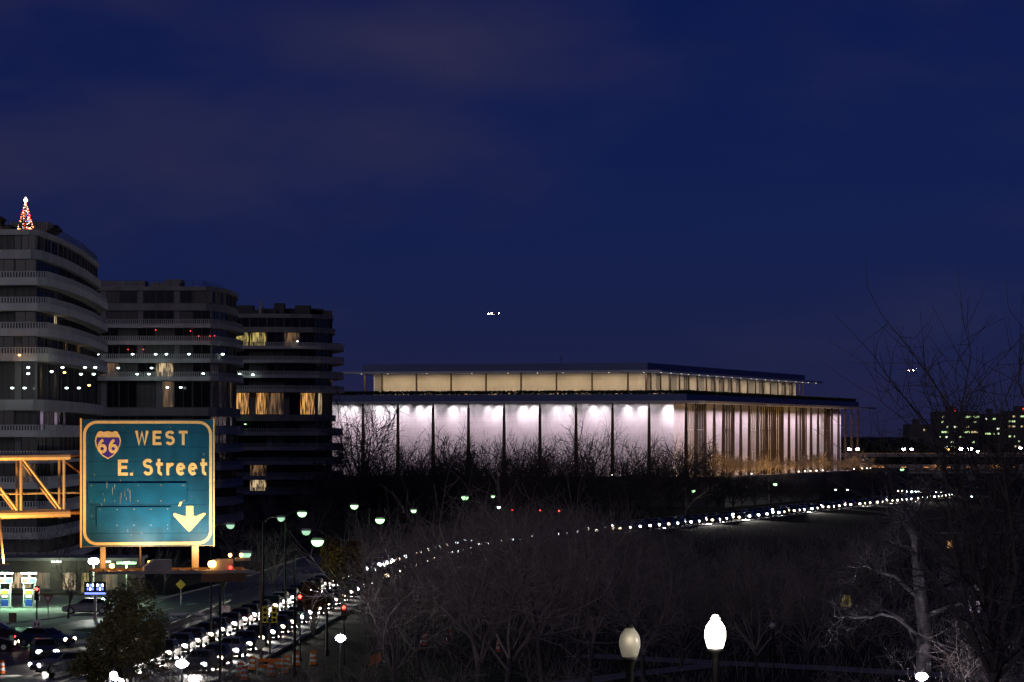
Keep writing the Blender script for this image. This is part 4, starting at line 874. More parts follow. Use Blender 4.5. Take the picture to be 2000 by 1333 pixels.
# balustrade wall between the parkway and the side street
BW = [p for p in PARK if 214 < p.y < 300]; nn = normals(BW); BW = [p + n*-6.3 for p, n in zip(BW, nn)]
T = thing('parapet_wall', 'low concrete parapet with balusters beside the headlight rows', 'wall', BW[0]); b0 = BW[0]
ribbon([p-b0 for p in BW], -.18, .18, .35, 0.0).obj('plinth', M['concrete'], T); ribbon([p-b0 for p in BW], -.2, .2, 1.0, .85).obj('coping', M['concrete'], T)
bal = MB().lathe([(.09,.35),(.06,.45),(.10,.6),(.05,.78),(.09,.85)],8).mesh('baluster', M['concrete'])
for i in range(len(BW)-1):
    d = (BW[i+1]-BW[i]); n = max(1, int(d.length/.8))
    for k in range(n): link('baluster', bal, T, BW[i]+d*k/n-b0)

# low lit kiosks far down among the trees
for px, py, Y, m, t in ((1652,1190,300,'lit_yellow','low kiosk with one yellowish lit window behind the sycamore limbs'),(1856,1070,455,'lit_warm','small far hut with an amber lit window above the sycamore crown'),(1903,1194,290,'lit_pink','low hut with a pale lit window right of the sycamore trunk')):
    p = at(px, py, Y); T = thing('kiosk', t, 'kiosk', (p.x, p.y, 0)); MB().box(-1.8,1.8,.02,2.4,0,2.3).obj('wall', M['core'], T); MB().box(-2.2,2.2,-.3,2.7,2.302,2.45).obj('roof', M['concrete'], T); link('window', WM[m], T, (-.5,-.1,.25), 0, (1.0,1,1.1))
# ------------------------------------------------------------------ cars
def car_parts(paint):
    P = {}
    st = [(0,.62,.42,.62),(.12,.80,.25,.70),(.5,.86,.2,.80),(1.15,.89,.2,.93),(2.2,.90,.2,.96),(3.6,.90,.2,.97),(4.15,.88,.2,.93),(4.45,.82,.28,.86),(4.55,.70,.42,.74)]
    b = MB(); n = 8
    for y, hw, z0, z1 in st: b.v += [(-hw*.9,y,z0),(hw*.9,y,z0),(hw,y,z0+.12),(hw,y,z1-.18),(hw-.12,y,z1),(0.0,y,z1+.02),(-hw+.12,y,z1),(-hw,y,z1-.18)]
    for i in range(len(st)-1):
        for j in range(n): b.f.append((i*n+j, (i+1)*n+j, (i+1)*n+(j+1)%n, i*n+(j+1)%n)); b.m.append(0)
    b.f += [tuple(range(n)), tuple((len(st)-1)*n+j for j in range(n-1,-1,-1))]; b.m += [0, 0]
    b.frustum((-.80,.80,1.25,4.1),(-.60,.60,1.98,3.5),.93,1.40,0)
    P['body'] = (b, [paint])
    g_ = MB()
    g_.add([(-.72,1.36,1.0),(.72,1.36,1.0),(.57,1.93,1.365),(-.57,1.93,1.365)], [(0,1,2,3)]); g_.v = [(x, y-.02, z+.01) for x, y, z in g_.v]; P['windscreen'] = (g_, [M['carglass']])
    r_ = MB().add([(-.70,4.0,1.0),(.70,4.0,1.0),(.55,3.55,1.365),(-.55,3.55,1.365)], [(1,0,3,2)]); r_.v = [(x, y+.02, z+.01) for x, y, z in r_.v]; P['rear_window'] = (r_, [M['carglass']])
    for s_, nm in ((1,'side_window'),(-1,'side_window')):
        w_ = MB().add([(s_*.785,1.5,1.0),(s_*.785,3.9,1.0),(s_*.635,3.42,1.36),(s_*.635,2.06,1.36)], [(0,1,2,3) if s_ > 0 else (3,2,1,0)]); w_.v = [(x+s_*.012, y, z) for x, y, z in w_.v]; P[nm + ('' if s_ > 0 else '_')] = (w_, [M['carglass']])
    P['grille'] = (MB().box(-.42,.42,-.03,.05,.40,.58), [M['black']])
    return P
wb = MB().tube([(-.1,0,0),(.1,0,0)], .32, 16).mesh('wheel', M['rubber']); rb_ = MB().tube([(-.108,0,0),(.108,0,0)], .2, 10).mesh('rim', M['chrome'])
hl = MB().lathe([(.02,-.03),(.15,-.02),(.18,.03)],10,0,Matrix.Rotation(R(90),4,'X') @ Matrix.Diagonal((1.25,.85,-1,1)))
hl = [hl.mesh('headlight', M[q]) for q in ('g_head','g_head2','g_head3')]
tl = MB().box(-.17,.17,-.02,.03,-.07,.07).mesh('tail_light', M['g_tail'])
mir = MB().frustum((-.1,.1,-.05,.05),(-.08,.08,-.03,.03),0,.14).mesh('mirror', M['black'])
def make_car(paint, lights=True):
    T = link('car', None)
    for k, (b, ms) in car_parts(paint).items(): b.obj(k.rstrip('_'), ms, T)
    for s_ in (-1, 1):
        for y in (.85, 3.65): w_ = link('wheel', wb, T, (s_*.80, y, .32)); link('rim', rb_, w_)
        link('headlight', hl[CARS.index(paint) % 3], T, (s_*.60, .03, .62)); link('tail_light', tl, T, (s_*.62, 4.53, .72)); link('mirror', mir, T, (s_*.98, 1.62, .98))
    return T
protos = [make_car(p) for p in CARS]
def far_mesh(i):
    b = MB()
    for k, (q, ms) in car_parts(CARS[i]).items():
        base = len(b.v); b.v += q.v; b.f += [tuple(j+base for j in f) for f in q.f]; b.m += [0 if k == 'body' else 1] * len(q.f)
    for s_ in (-1, 1):
        for y in (.85, 3.65): b.tube([(s_*.80-.1,y,.32),(s_*.80+.1,y,.32)], .32, 10, 1)
        b.lathe([(.02,-.03),(.20,-.02),(.23,.03)],8,2,Matrix.Translation((s_*.6,.02,.64)) @ Matrix.Rotation(R(90),4,'X') @ Matrix.Diagonal((1.2,.9,-1,1)))
    return b.mesh('car', [CARS[i], M['carglass'], M[('g_head','g_head2','g_head3')[i % 3]]])
farm = [far_mesh(i) for i in range(len(CARS))]
random.seed(13); used = set()
cum = [0.0]
for a, b in zip(PARK, PARK[1:]): cum.append(cum[-1] + (b-a).length)
def on_park(sv, off):
    for i in range(len(cum)-1):
        if cum[i+1] >= sv:
            t = (sv - cum[i]) / (cum[i+1]-cum[i]); d = (PARK[i+1]-PARK[i]).normalized(); return PARK[i].lerp(PARK[i+1], t) + Vector((d.y,-d.x,0))*off, d
    return None, None
def place_near(pos, d, label, group, spot=1000):
    i = random.randrange(len(protos)); lab = CARNAME[i] + ' ' + label
    if i in used: T = copy_tree(protos[i])
    else: T = protos[i]; used.add(i)
    T.location = (pos.x, pos.y, .02); T.rotation_euler = (0, 0, math.atan2(-d.x, d.y)); tag(T, lab, 'car', group)
    if spot: lamp('SPOT', (0,-.12,.66), spot, (1,.93,.84), T, (0,-9,-.15), 75, .9, .12, 'headlamp_beam')
    return T
s0 = next(c for c, p in zip(cum, PARK) if p.y >= 214); s1_ = next(c for c, p in zip(cum, PARK) if p.y >= 352); s2 = next(c for c, p in zip(cum, PARK) if p.y >= 900)
for lane, off in (('the lane beside the parapet wall', -2.2), ('the lane beside the barrels', 2.2)):
    sv = s0 + (2 if off < 0 else 5); n = 0
    while sv < s1_:
        p, d = on_park(sv, off); place_near(p, d, 'car, headlights lit, %s from the crossing in %s' % (th(n), lane), 'cars queuing with headlights on'); n += 1; sv += random.uniform(6.3, 8.0)
for off in (-2.2, 2.2):
    sv = s1_ + 4; n = 0
    while sv < s2:
        p, d = on_park(sv, off); i = random.randrange(len(farm))
        o = link('car', farm[i], None, (p.x, p.y, .02), math.atan2(-d.x, d.y)); tag(o, 'car with lit headlights on the far curve of the parkway behind the trees', 'car', 'far cars with headlights on the parkway'); sv += random.uniform(4.9, 6.2) if random.random() < .7 else random.uniform(8, 13); n += 1
        if n % 4 == 0: lamp('SPOT', (p.x, p.y, .7), 12000, (1,.93,.84), None, tuple(Vector((p.x, p.y, .1)) - d*9), 80, .9, .15, 'headlamp_beam')
# cars turning through the loop at the crossing, bottom corner of the picture
LOOP = [((34,1272),(1,-.05),'car with lit headlights entering the inner bend of the turning loop'),((93,1291),(.25,-1),'car with lit headlights at the bend of the turning loop'),((66,1318),(-.8,-.6),'car with lit headlights leaving the loop beside the striped barrel'),
    ((48,1253),(1,-.02),'car with lit headlights on the outer lane of the loop, farther one'),((138,1265),(.9,-.45),'car with lit headlights on the outer loop lane beside the leafy bush')]
for (px, py), h, t in LOOP:
    p = onground(px, py); place_near(p, -Vector((h[0], h[1], 0)).normalized(), t, 'cars turning through the crossing', 1000)
# parked van-like car at the filling station, seen from the side
p = onground(122,1200); T = copy_tree(protos[0]); T.location = (p.x, p.y, .035); T.rotation_euler = (0,0,R(-90)); tag(T, 'silver car parked side-on behind the dark trunk at the filling station', 'car')
T['group'] = 'parked cars'
for ch in list(T.children):
    if ch.type == 'LIGHT' or ch.name.startswith(('headlight','tail_light')): bpy.data.objects.remove(ch)
for i, pr in enumerate(protos):
    if i not in used:
        for ch in list(pr.children_recursive): bpy.data.objects.remove(ch)
        bpy.data.objects.remove(pr)

# ------------------------------------------------------------------ bridge, far offices, far wood, aircraft
B0, B1 = Vector((118, 1150, 0)), Vector((330, 1180, 0)); BD = (B1-B0).length
T = thing('river_bridge', 'long low river bridge with an orange-lit deck edge, beyond the hall', 'bridge', B0, math.atan2(B1.y-B0.y, B1.x-B0.x))
MB().box(0,BD,0,14,3.6,4.6).obj('deck', M['concrete'], T); MB().box(0,BD,.02,.3,4.602,5.5).obj('parapet', M['concrete'], T); MB().box(0,BD,13.7,14,4.602,5.5).obj('parapet', M['concrete'], T)
MB().box(0,BD,1,13,2.4,3.598).obj('girder', M['steel'], T)
for k in range(7): MB().frustum((14+k*30,16.4+k*30,1.5,12.5),(13.6+k*30,16.8+k*30,1.5,12.5),-.2,2.398).obj('pier', M['concrete'], T)
for k in range(26):
    x = 4 + k*8; MB().box(x-.9,x+.9,-.16,-.02,4.55,4.72).obj('deck_light', M['g_deck'], T)
for k in range(5): lamp('POINT', (10+k*22,-1.2,6.2), 120, (1,.42,.12), T, radius=.4)
MB().box(-10,BD,40,52,8.0,9.2).obj('ramp', M['concrete'], T); MB().box(-10,BD,39.9,40.0,9.25,9.45).obj('ramp_light_strip', M['lit_dim'], T)
for k in range(6): MB().box(10+k*34,12+k*34,42,50,-.2,7.998).obj('ramp_pier', M['concrete'], T)
def offices(px0, px1, ytop, Y, label, seed, dens):
    a, b = at(px0, ytop, Y), at(px1, ytop, Y); wd = b.x - a.x; T = thing('office_building', label, 'office building', (a.x, Y, 0)); H = a.z; rg = random.Random(seed)
    MB().box(0, wd, .05, 40, 0, H).obj('wall', M['core'], T); MB().box(wd*.3, wd*.5, 8, 25, H+.02, H+4).obj('roof_unit', M['core'], T)
    wm = {k: MB().box(0, 1, -.1, .048, 0, 1).mesh('window', M[k]) for k in ('o_green','o_white','o_warm')}
    z = H - 5
    while z > 3:
        x = 1.0
        while x < wd - 4:
            w_ = rg.choice((1.3, 1.8, 2.4, 5.0))
            if rg.random() < dens: link('window', wm[rg.choice(('o_green','o_green','o_white','o_warm'))], T, (x, 0, z), 0, (w_, 1, 1.25))
            x += w_ + 1.4
        z -= 4.0
    for x in ((wd*.45,) if seed in (1, 3) else ()): MB().lathe([(.1,H+.02),(.1,H+1.6),(.4,H+1.7),(.4,H+2.2),(.1,H+2.3)],6,0,Matrix.Translation((x,5,0))).obj('warning_light', M['g_warn'], T)
    return T
M['o_green'] = glow('office_green', (.72, 1.0, .45), 1.1); M['o_white'] = glow('office_white', (.9, 1.0, .8), 1.4); M['o_warm'] = glow('office_warm', (1, .75, .35), .8)
offices(1830,1912,804,2600,'far office tower with green-white lit windows, left part of the pair',1,.44); offices(1922,1962,808,2650,'far narrow office tower with bright lit rows behind the big tree',2,.5)
offices(1968,2040,803,2620,'far office tower with lit windows at the picture edge',3,.5); offices(1776,1822,829,2500,'low far office block with few lit windows, left of the towers',4,.16)
rg = random.Random(9); wd_ = MB()
for i in range(2600):
    x = rg.uniform(90, 420); y = rg.uniform(1420, 1500); h = rg.uniform(4, 9) + 3*math.sin(x*.07) + 2*math.sin(x*.21); z = h*rg.random()**.5; s_ = rg.uniform(1.0, 2.4); a = rg.random()*3.14
    wd_.add([(x-s_*math.cos(a), y-s_*math.sin(a), z-s_*.5), (x+s_*math.cos(a), y+s_*math.sin(a), z-s_*.4), (x+s_*.4, y, z+s_*.8), (x-s_*.5, y, z+s_*.6)], [(0,1,2,3)])
o = wd_.obj('far_wood', M['hedge']); tag(o, 'dark far wood along the river bank beyond the bridge', 'wood', None, 'stuff')
wd2 = MB()
for i in range(5200):
    x = rg.uniform(-420, 420); y = rg.uniform(1300, 1400); h = rg.uniform(7, 11) + 3*math.sin(x*.05); z = h*rg.random()**.5; s_ = rg.uniform(1.2, 2.6); a = rg.random()*3.14
    wd2.add([(x-s_*math.cos(a), y-s_*math.sin(a), z-s_*.5), (x+s_*math.cos(a), y+s_*math.sin(a), z-s_*.4), (x+s_*.4, y, z+s_*.8), (x-s_*.5, y, z+s_*.6)], [(0,1,2,3)])
tag(wd2.obj('far_wood', M['hedge']), 'dark band of far trees behind the hall and towers', 'wood', None, 'stuff')
fr = random.Random(4)
def aircraft(px, py, Y, rz, pitch, label, s=1.0, lr=.85):
    T = thing('aircraft', label, 'aircraft', at(px, py, Y)); T.rotation_euler = (R(pitch), 0, R(rz)); T.scale = (s, s, s)
    MB().lathe([(.05,-17),(.9,-15.5),(1.7,-13),(1.9,-10),(1.9,9),(1.4,14),(.5,18),(.1,19)],12,0,Matrix.Rotation(R(-90),4,'X')).obj('fuselage', M['white'], T, True)
    for s_ in (-1, 1):
        MB().add([(s_*1.5,-3,-.6),(s_*17,4,.6),(s_*17,5.6,.6),(s_*1.5,3.5,-.6),(s_*1.5,-3,-.1),(s_*17,4,.75),(s_*17,5.6,.75),(s_*1.5,3.5,.0)], [(0,1,2,3),(7,6,5,4),(0,4,5,1),(1,5,6,2),(2,6,7,3)]).obj('wing', M['white'], T)
        MB().add([(s_*.5,14,.6),(s_*6,17,1.0),(s_*6,18.2,1.0),(s_*.5,17.5,.6),(s_*.5,14,.8),(s_*6,17,1.1),(s_*6,18.2,1.1),(s_*.5,17.5,.8)], [(0,1,2,3),(7,6,5,4),(0,4,5,1),(1,5,6,2),(2,6,7,3)]).obj('tailplane', M['white'], T)
        MB().lathe([(.6,-3.4),(1.05,-3),(1.05,-.5),(.6,1)],10,0,Matrix.Translation((s_*5.5,-1,-1.6)) @ Matrix.Rotation(R(-90),4,'X')).obj('engine', M['steel'], T)
        for x, y, z in ((s_*16.6,3.6,.7),(s_*3.0,-3.4,-.5)): MB().lathe([(.1,-lr),(lr*.8,-lr*.6),(lr,0),(lr*.8,lr*.6),(.1,lr)],8,0,Matrix.Translation((x,y-.6,z))).obj('landing_light', M['g_plane'], T)
    MB().add([(-.2,13,1.6),(.2,13,1.6),(.15,18.5,7.5),(-.15,18.5,7.5),(-.2,18.5,1.2),(.2,18.5,1.2),(.15,20,7.5),(-.15,20,7.5)], [(0,1,2,3),(4,7,6,5),(0,3,7,4),(1,5,6,2),(3,2,6,7)]).obj('tail_fin', M['white'], T)
    MB().lathe([(.1,-.5),(.5,0),(.1,.5)],8,0,Matrix.Translation((0,0,2.4))).obj('beacon', M['g_warn'], T)
aircraft(962,613,7000,-48,-14,'airliner with four white lights in the sky above the hall roof',1.0); aircraft(1778,724,9500,-80,-4,'distant airliner with landing lights above the far end of the hall',1.0)
# ------------------------------------------------------------------ bare trees
def bare_tree(seed, H, spread=.55, trunk=.28, r0=.24, lv=(6,6,6,5), twig=.012, lean=0.0, up=.35, nlead=6):
    rg = random.Random(seed); tr, cr_ = MB(), MB()
    def wob(a): return Vector((rg.gauss(0,a), rg.gauss(0,a), rg.gauss(0,a)))
    def poly(p, d, Lh, n, w_, lift):
        P = [p.copy()]
        for i in range(n): d = (d + wob(w_) + Vector((0,0,lift))).normalized(); p = p + d*(Lh/n); P.append(p.copy())
        return P, d
    def grow(p, d, Lh, r, k):
        if k == len(lv): return
        n = 4 if k < 2 else (3 if k < 3 else 2)
        P, dd = poly(p, d, Lh, n, .23 if k < 3 else .26, up*.25 if k < 2 else .06)
        r1 = max(twig*.6, r*.35); (tr if k == 0 else cr_).tube(P, [r + (r1-r)*i/n for i in range(n+1)], 5 if k == 0 else 3, cap=False)
        m = lv[k]
        for j in range(m):
            t = .25 + .75*(j + rg.random())/m; i = min(n-1, int(t*n)); q = P[i].lerp(P[i+1], t*n - i); ax = (P[i+1]-P[i]).normalized()
            o = ax.orthogonal().normalized(); o.rotate(Matrix.Rotation(rg.random()*6.283, 3, ax)); a = R(rg.uniform(28, 62)); nd = (ax*math.cos(a) + o*math.sin(a)).normalized()
            grow(q, nd, Lh*rg.uniform(.42,.62)*(1.15 - .35*t), max(twig, r*(1-.55*t)*.55), k+1)
        if k and k < len(lv)-1: grow(P[-1], dd, Lh*.5, r1, k+1)
    p0 = Vector((0,0,-.15)); d0 = Vector((lean, rg.uniform(-.05,.05), 1)).normalized()
    P, dd = poly(p0, d0, H*trunk+.15, 4, .05, .1); tr.tube(P, [r0*1.25, r0, r0*.92, r0*.86, r0*.8], 8)
    base = P[-1]; m = lv[0]
    for j in range(m):
        a = 6.283*(j + rg.random()*.6)/m; e = rg.uniform(.25, .95)*spread*1.5
        nd = Vector((math.cos(a)*e, math.sin(a)*e, 1.0)).normalized(); q = P[3].lerp(P[4], rg.random()) if j % 2 else base
        grow(q, nd, H*(1-trunk)*rg.uniform(.62,.88), r0*rg.uniform(.4,.58), 1)
    P2, _ = poly(base, dd, H*(1-trunk)*.55, 4, .1, .1); tr.tube(P2, [r0*.78, r0*.5, r0*.35, r0*.2, r0*.1], 6)
    for j in range(nlead): grow(P2[1 + j % 4].lerp(P2[j % 4], rg.random()), (Vector((rg.gauss(0,.7), rg.gauss(0,.7), .8))).normalized(), H*(1-trunk)*rg.uniform(.28,.5), r0*.25, 1 if nlead > 8 else 2)
    return tr, cr_
KIND = []
for i, (H, sp, tk, lv) in enumerate([(13,.6,.24,(7,7,6,6)),(12,.75,.2,(7,7,6,6)),(15,.5,.28,(7,7,6,6)),(10,.8,.16,(8,7,6,6)),(14,.65,.3,(7,7,7,6)),(9,.9,.12,(9,7,7,6))]):
    a, b = bare_tree(100+i, H, sp, tk, H*.016, lv, twig=.016); KIND.append((a.mesh('trunk', M['bark_t'], True), b.mesh('crown', M['bark']), H))
KINDF = []
for i, (H, sp, tk, lv) in enumerate([(13,.6,.24,(7,6,6,5)),(12,.75,.2,(7,6,6,5)),(15,.5,.28,(7,6,6,5)),(10,.85,.14,(9,7,6,5)),(14,.65,.3,(7,6,6,5)),(9,.95,.10,(10,7,6,5))]):
    a, b = bare_tree(200+i, H, sp, tk, H*.02, lv, twig=.034); KINDF.append((a.mesh('trunk', M['bark_far'], True), b.mesh('crown', M['bark_far']), H))
KINDS = []
for i in range(2):
    a, b = bare_tree(300+i, 5.5, .95, .14, .10, (9,7,6,5), twig=.034); KINDS.append((a.mesh('trunk', M['bark'], True), b.mesh('crown', M['bark']), 5.5))
trg = random.Random(31)
def tree(pos, H, label, group=None, k=None, wide=1.0, name='bare_tree', z=0, kinds=None):
    k = trg.randrange(len(KIND)) if k is None else k; a, b, h0 = (kinds or (KINDF if pos[1] > 540 else KIND))[k]; s_ = H/h0
    T = thing(name, label, 'tree', (pos[0], pos[1], z), trg.random()*6.28, group); T.scale = (s_*wide, s_*wide, s_); link('trunk', a, T); link('crown', b, T); return T
def top_at(px, py, Y): return ((px-CX)/F*Y, Y), CAM_Z - (py-HY)/F*Y
# along the front of the hall
G1 = 'bare trees along the front of the hall'
for px, py, Y, k, w_, t in ((700,792,640,2,1.0,'tall bare tree between the far apartment block and the hall wall'),(668,850,620,4,1.0,'bare tree in front of the far apartment block corner'),(748,838,660,0,1.0,'bare tree in front of the second lit bay from the apartment block'),(800,880,668,3,.9,'low dense bare tree below the third lit bay from the apartment block'),
    (868,852,672,0,.85,'bare tree in front of the third and fourth lit bay'),(905,868,676,5,.8,'thick low bare tree below the fourth lit bay'),(945,855,668,1,.8,'bare tree below the fifth lit bay from the apartment block'),(990,862,680,4,.8,'bare tree at the column of the fifth and sixth bay'),(1020,880,672,3,.85,'dense bush-like bare tree below the sixth lit bay'),
    (1075,868,676,5,.9,'dense bare tree below the column left of the tall slim tree'),(1108,872,680,0,.8,'bare tree at the dark column left of the tall slim tree'),(1160,838,672,2,.9,'tall slim bare tree with open crown against the lit wall'),(1232,858,668,1,.85,'wide open bare tree left of the corner bay of the hall'),(1290,866,672,4,.9,'bare tree in front of the corner bay of the hall'),(1350,878,690,0,.8,'bare tree at the corner column of the hall'),(1380,892,690,5,.7,'low bare tree just right of the hall corner column')):
    pos, H = top_at(px, py, Y); tree(pos, H, t, G1, k, w_)
G2 = 'bare trees on the river side terrace of the hall'
for i, (px, py, k) in enumerate(((1396,868,2),(1430,888,3),(1452,894,5),(1478,891,1),(1500,888,3),(1530,894,5),(1558,892,1),(1590,882,3),(1612,888,5),(1640,893,3),(1668,884,0),(1690,890,5))):
    q = along(px, -7.0); P = C0 + UX*q - VX*7.0; H = CAM_Z - (py-HY)/F*P.y - TZ
    T = tree((P.x, P.y), H, 'bare tree lit golden from below, %s from the hall corner on the river terrace' % th(i), G2, k % 2, 1.15, z=TZ, kinds=KINDS)
ul = MB().lathe([(.16,0),(.18,.2),(.12,.26)],8).mesh('uplight', M['g_sodium'])
for px in (1410, 1440, 1470, 1500, 1530, 1560, 1590, 1620, 1650, 1680):
    q = along(px, -10.6); link('uplight', ul, hall, (q, -10.6, TZ)); lamp('POINT', (q, -10.3, TZ+.7), 1500, (1,.56,.18), hall, radius=.2, name='uplight_glow')
# thicket between the park lamps and the parkway
G3 = 'bare trees of the dark thicket'
rows = [(600,1040),(640,1010),(720,985),(850,975),(1000,962),(1120,965),(1250,1000),(1400,1035),(1550,1030),(1700,1000),(2100,1000)]
def skyline(px):
    for a, b in zip(rows, rows[1:]):
        if a[0] <= px <= b[0]: return a[1] + (b[1]-a[1])*(px-a[0])/(b[0]-a[0])
def clear(pos, r=6.5): return min((Vector((pos[0], pos[1], 0)) - p).length for p in PARK) > r
for row, y0, y1, x0, x1, n, drop, wd in (('near', 222, 262, 735, 1680, 22, 70, 1.25), ('second', 280, 335, 745, 1720, 22, 40, 1.25), ('third', 350, 430, 800, 1760, 22, 18, 1.3), ('far', 440, 545, 860, 1800, 22, 14, 1.35), ('roadside', 375, 455, 930, 1430, 20, 22, 1.2)):
    m = 0
    for i in range(n):
        px = x0 + (x1-x0)*(i + trg.uniform(.1, .9))/n; Y = trg.uniform(y0, y1); py = skyline(px) + drop + abs(trg.gauss(0, 16))
        pos, H = top_at(px, py, Y)
        if not clear(pos) or H < 3: continue
        tree(pos, H, 'bare dark tree in the %s row of the thicket, %s counting from the signals' % (row, th(m)), G3, None, wd*trg.uniform(.9, 1.15)); m += 1
# low screen of trees in front of the terrace
G6 = 'low bare trees screening the terrace'
for i in range(23):
    px = 672 + 30*i + trg.uniform(-8, 8); pos, H = top_at(px, 892 + trg.gauss(0, 9), trg.uniform(600, 655))
    if clear(pos): tree(pos, H, 'low dense bare tree screening the terrace, %s from the far apartment block' % th(i), G6, trg.choice((3, 5)), .95)
for i in range(16):
    px = 1405 + 24*i + trg.uniform(-6, 6); lx = along(px, -17.0); P = C0 + UX*lx - VX*17.0; pos = (P.x, P.y); H = CAM_Z - (932 + trg.gauss(0, 7) - HY)/F*P.y
    if clear(pos, 5.5): tree(pos, H, 'low dense bare tree below the river side terrace, %s from the hall corner' % th(i), G6, trg.choice((3, 5)), 1.1)
# brushwood on the ground of the thicket
ub_ = MB(); ug = random.Random(8)
for i in range(15000):
    Y = 205 + 345*ug.random()**.8; x = (ug.uniform(700, 2000)-CX)/F*Y
    if i % 3 == 0 and not clear((x, Y), 5.6): continue
    if abs(x - 0) > 90 or not (Y < 330 or clear((x, Y), 5.4)): continue
    h = ug.uniform(.6, 2.6); dx, dy = ug.gauss(0, .7)*h, ug.gauss(0, .7)*h; t = ug.uniform(.012, .022); c = ug.random()*6.28; ex, ey = math.cos(c)*t, math.sin(c)*t
    mx, my = dx*.4 + ug.gauss(0, .12), dy*.4 + ug.gauss(0, .12)
    ub_.add([(x-ex, Y-ey, -.02), (x+ex, Y+ey, -.02), (x+mx+ex*.7, Y+my+ey*.7, h*.55), (x+mx-ex*.7, Y+my-ey*.7, h*.55), (x+dx, Y+dy, h)], [(0,1,2,3),(3,2,4)])
tag(ub_.obj('undergrowth', M['bark']), 'dark bare brushwood covering the ground of the thicket', 'undergrowth', None, 'stuff')
BIG = [(985,968,190,0,'tall forked bare tree in the middle of the thicket with dark trunks'),(1060,975,205,4,'bare tree right of the central dark trunks'),(930,1010,185,2,'slim bare tree left of the central dark trunks'),(820,1015,215,1,'bare tree over the orange barrels of the thicket'),(770,1060,200,3,'small bare tree beside the orange mesh fence'),(1150,1000,210,2,'bare tree above the dim globe lamp'),
    (1260,1075,200,4,'bare tree trunk right of the dim globe lamp'),(1330,1100,225,1,'low bare tree behind the bright globe lamp'),(1480,1090,215,0,'bare tree right of the bright globe lamp'),(1580,1080,230,5,'wide bare tree left of the pale sycamore'),(1420,1060,260,3,'bare tree behind the bright globe lamp, farther one'),(700,1010,330,2,'tall dark bare tree between two green lamps')]
for px, py, Y, k, t in BIG:
    pos, H = top_at(px, py, Y); tree(pos, H, t, G3, k, 1.0)
# dark trees at the foot of the towers and behind the station
G4 = 'bare trees at the foot of the apartment buildings'
for px, py, Y, k, t in ((455,990,420,1,'bare tree at the foot of the middle apartment building, right of the sign'),(520,960,520,4,'bare tree below the orange lit windows of the far block'),(580,930,560,0,'bare tree in front of the far block, below its low balconies'),(640,905,580,5,'dense bare tree at the foot of the far block corner'),(535,1040,330,3,'bare tree beside the grass verge, left of the green lamp'),(470,1050,340,5,'low bare tree behind the sign catwalk end'),
    (133,1085,285,2,'dark-trunked bare tree in front of the parked silver car'),(40,1020,340,1,'bare tree behind the fuel pumps'),(110,1010,350,0,'bare tree behind the station shop'),(240,1040,345,4,'bare tree behind the green-white bar lamp'),(320,1075,330,2,'bare tree behind the sign hangers'),(610,985,450,1,'bare tree behind the two bright green lamps')):
    pos, H = top_at(px, py, Y); tree(pos, H, t, G4, k, 1.0)
# shrubs along the bottom edge
G5 = 'bare shrubs along the bottom edge'
for px, py, Y, t in ((330,1262,186,'bare shrub in front of the nearest headlights'),(430,1268,190,'twiggy shrub under the steel pole'),(520,1290,185,'twiggy shrub in front of the orange barrels'),(600,1302,190,'low shrub between the barrels and the violet lamp'),(690,1290,180,'low shrub right of the violet lamp'),(880,1290,178,'low shrub under the central trunks'),(1100,1290,175,'low shrub left of the dim globe lamp'),(1330,1310,172,'low shrub at the globe lamp post'),(1640,1300,178,'low shrub left of the sycamore foot'),(1900,1235,168,'brushy shrub right of the sycamore foot'),(1975,1210,165,'brushy shrub at the lower picture corner')):
    pos, H = top_at(px, py, Y); tree(pos, max(H, 2.2), t, G5, 5, 1.3, 'bare_shrub')
# big bare tree at the edge of the picture
a, b = bare_tree(507, 19.0, .8, .28, .30, (11,8,7,6), twig=.016, lean=-.06, up=.5, nlead=12)
T = thing('bare_tree', 'huge bare tree at the picture edge, crown rising over the far offices', 'tree', ((1965-CX)/F*150, 150, 0)); a.obj('trunk', M['bark_m'], T, True); b.obj('crown', M['bark_m'], T)
# pale sycamore lit by the lamp at its foot
SYC = 170.0; rg = random.Random(77); tr = MB(); cr2 = MB()
def sp(px, py, dy=0): p = at(px, py, SYC + dy); return Vector((p.x - (1800-CX)/F*SYC, dy, p.z))
def twigs(P, r, n, Lh, lev=2):
    for j in range(n):
        t = rg.uniform(.15, 1)*(len(P)-1); i = min(len(P)-2, int(t)); q = P[i].lerp(P[i+1], t-i); ax = (P[i+1]-P[i]).normalized(); o = ax.orthogonal().normalized(); o.rotate(Matrix.Rotation(rg.random()*6.283, 3, ax))
        d = (ax*.55 + o*.8 + Vector((0,0,.15))).normalized(); L1 = Lh*rg.uniform(.4, 1.1); Q = [q]
        for k in range(4): d = (d + Vector((rg.gauss(0,.28), rg.gauss(0,.28), rg.gauss(.04,.28)))).normalized(); Q.append(Q[-1] + d*L1/4)
        cr2.tube(Q, [r, r*.75, r*.55, r*.4, r*.25], 4 if lev == 2 else 3, cap=False)
        if lev: twigs(Q, r*.5, 6 if lev == 2 else 5, L1*.55, lev-1)
base = sp(1800, 1333); base.z = -.15
tk = [base, sp(1803,1333), sp(1806,1230), sp(1798,1160), sp(1791,1100), sp(1788,1055), sp(1776,1030), sp(1768,1000,1)]
tr.tube(tk, [.55, .42, .38, .34, .28, .22, .1, .05], 12); twigs(tk[4:], .03, 20, 2.8)
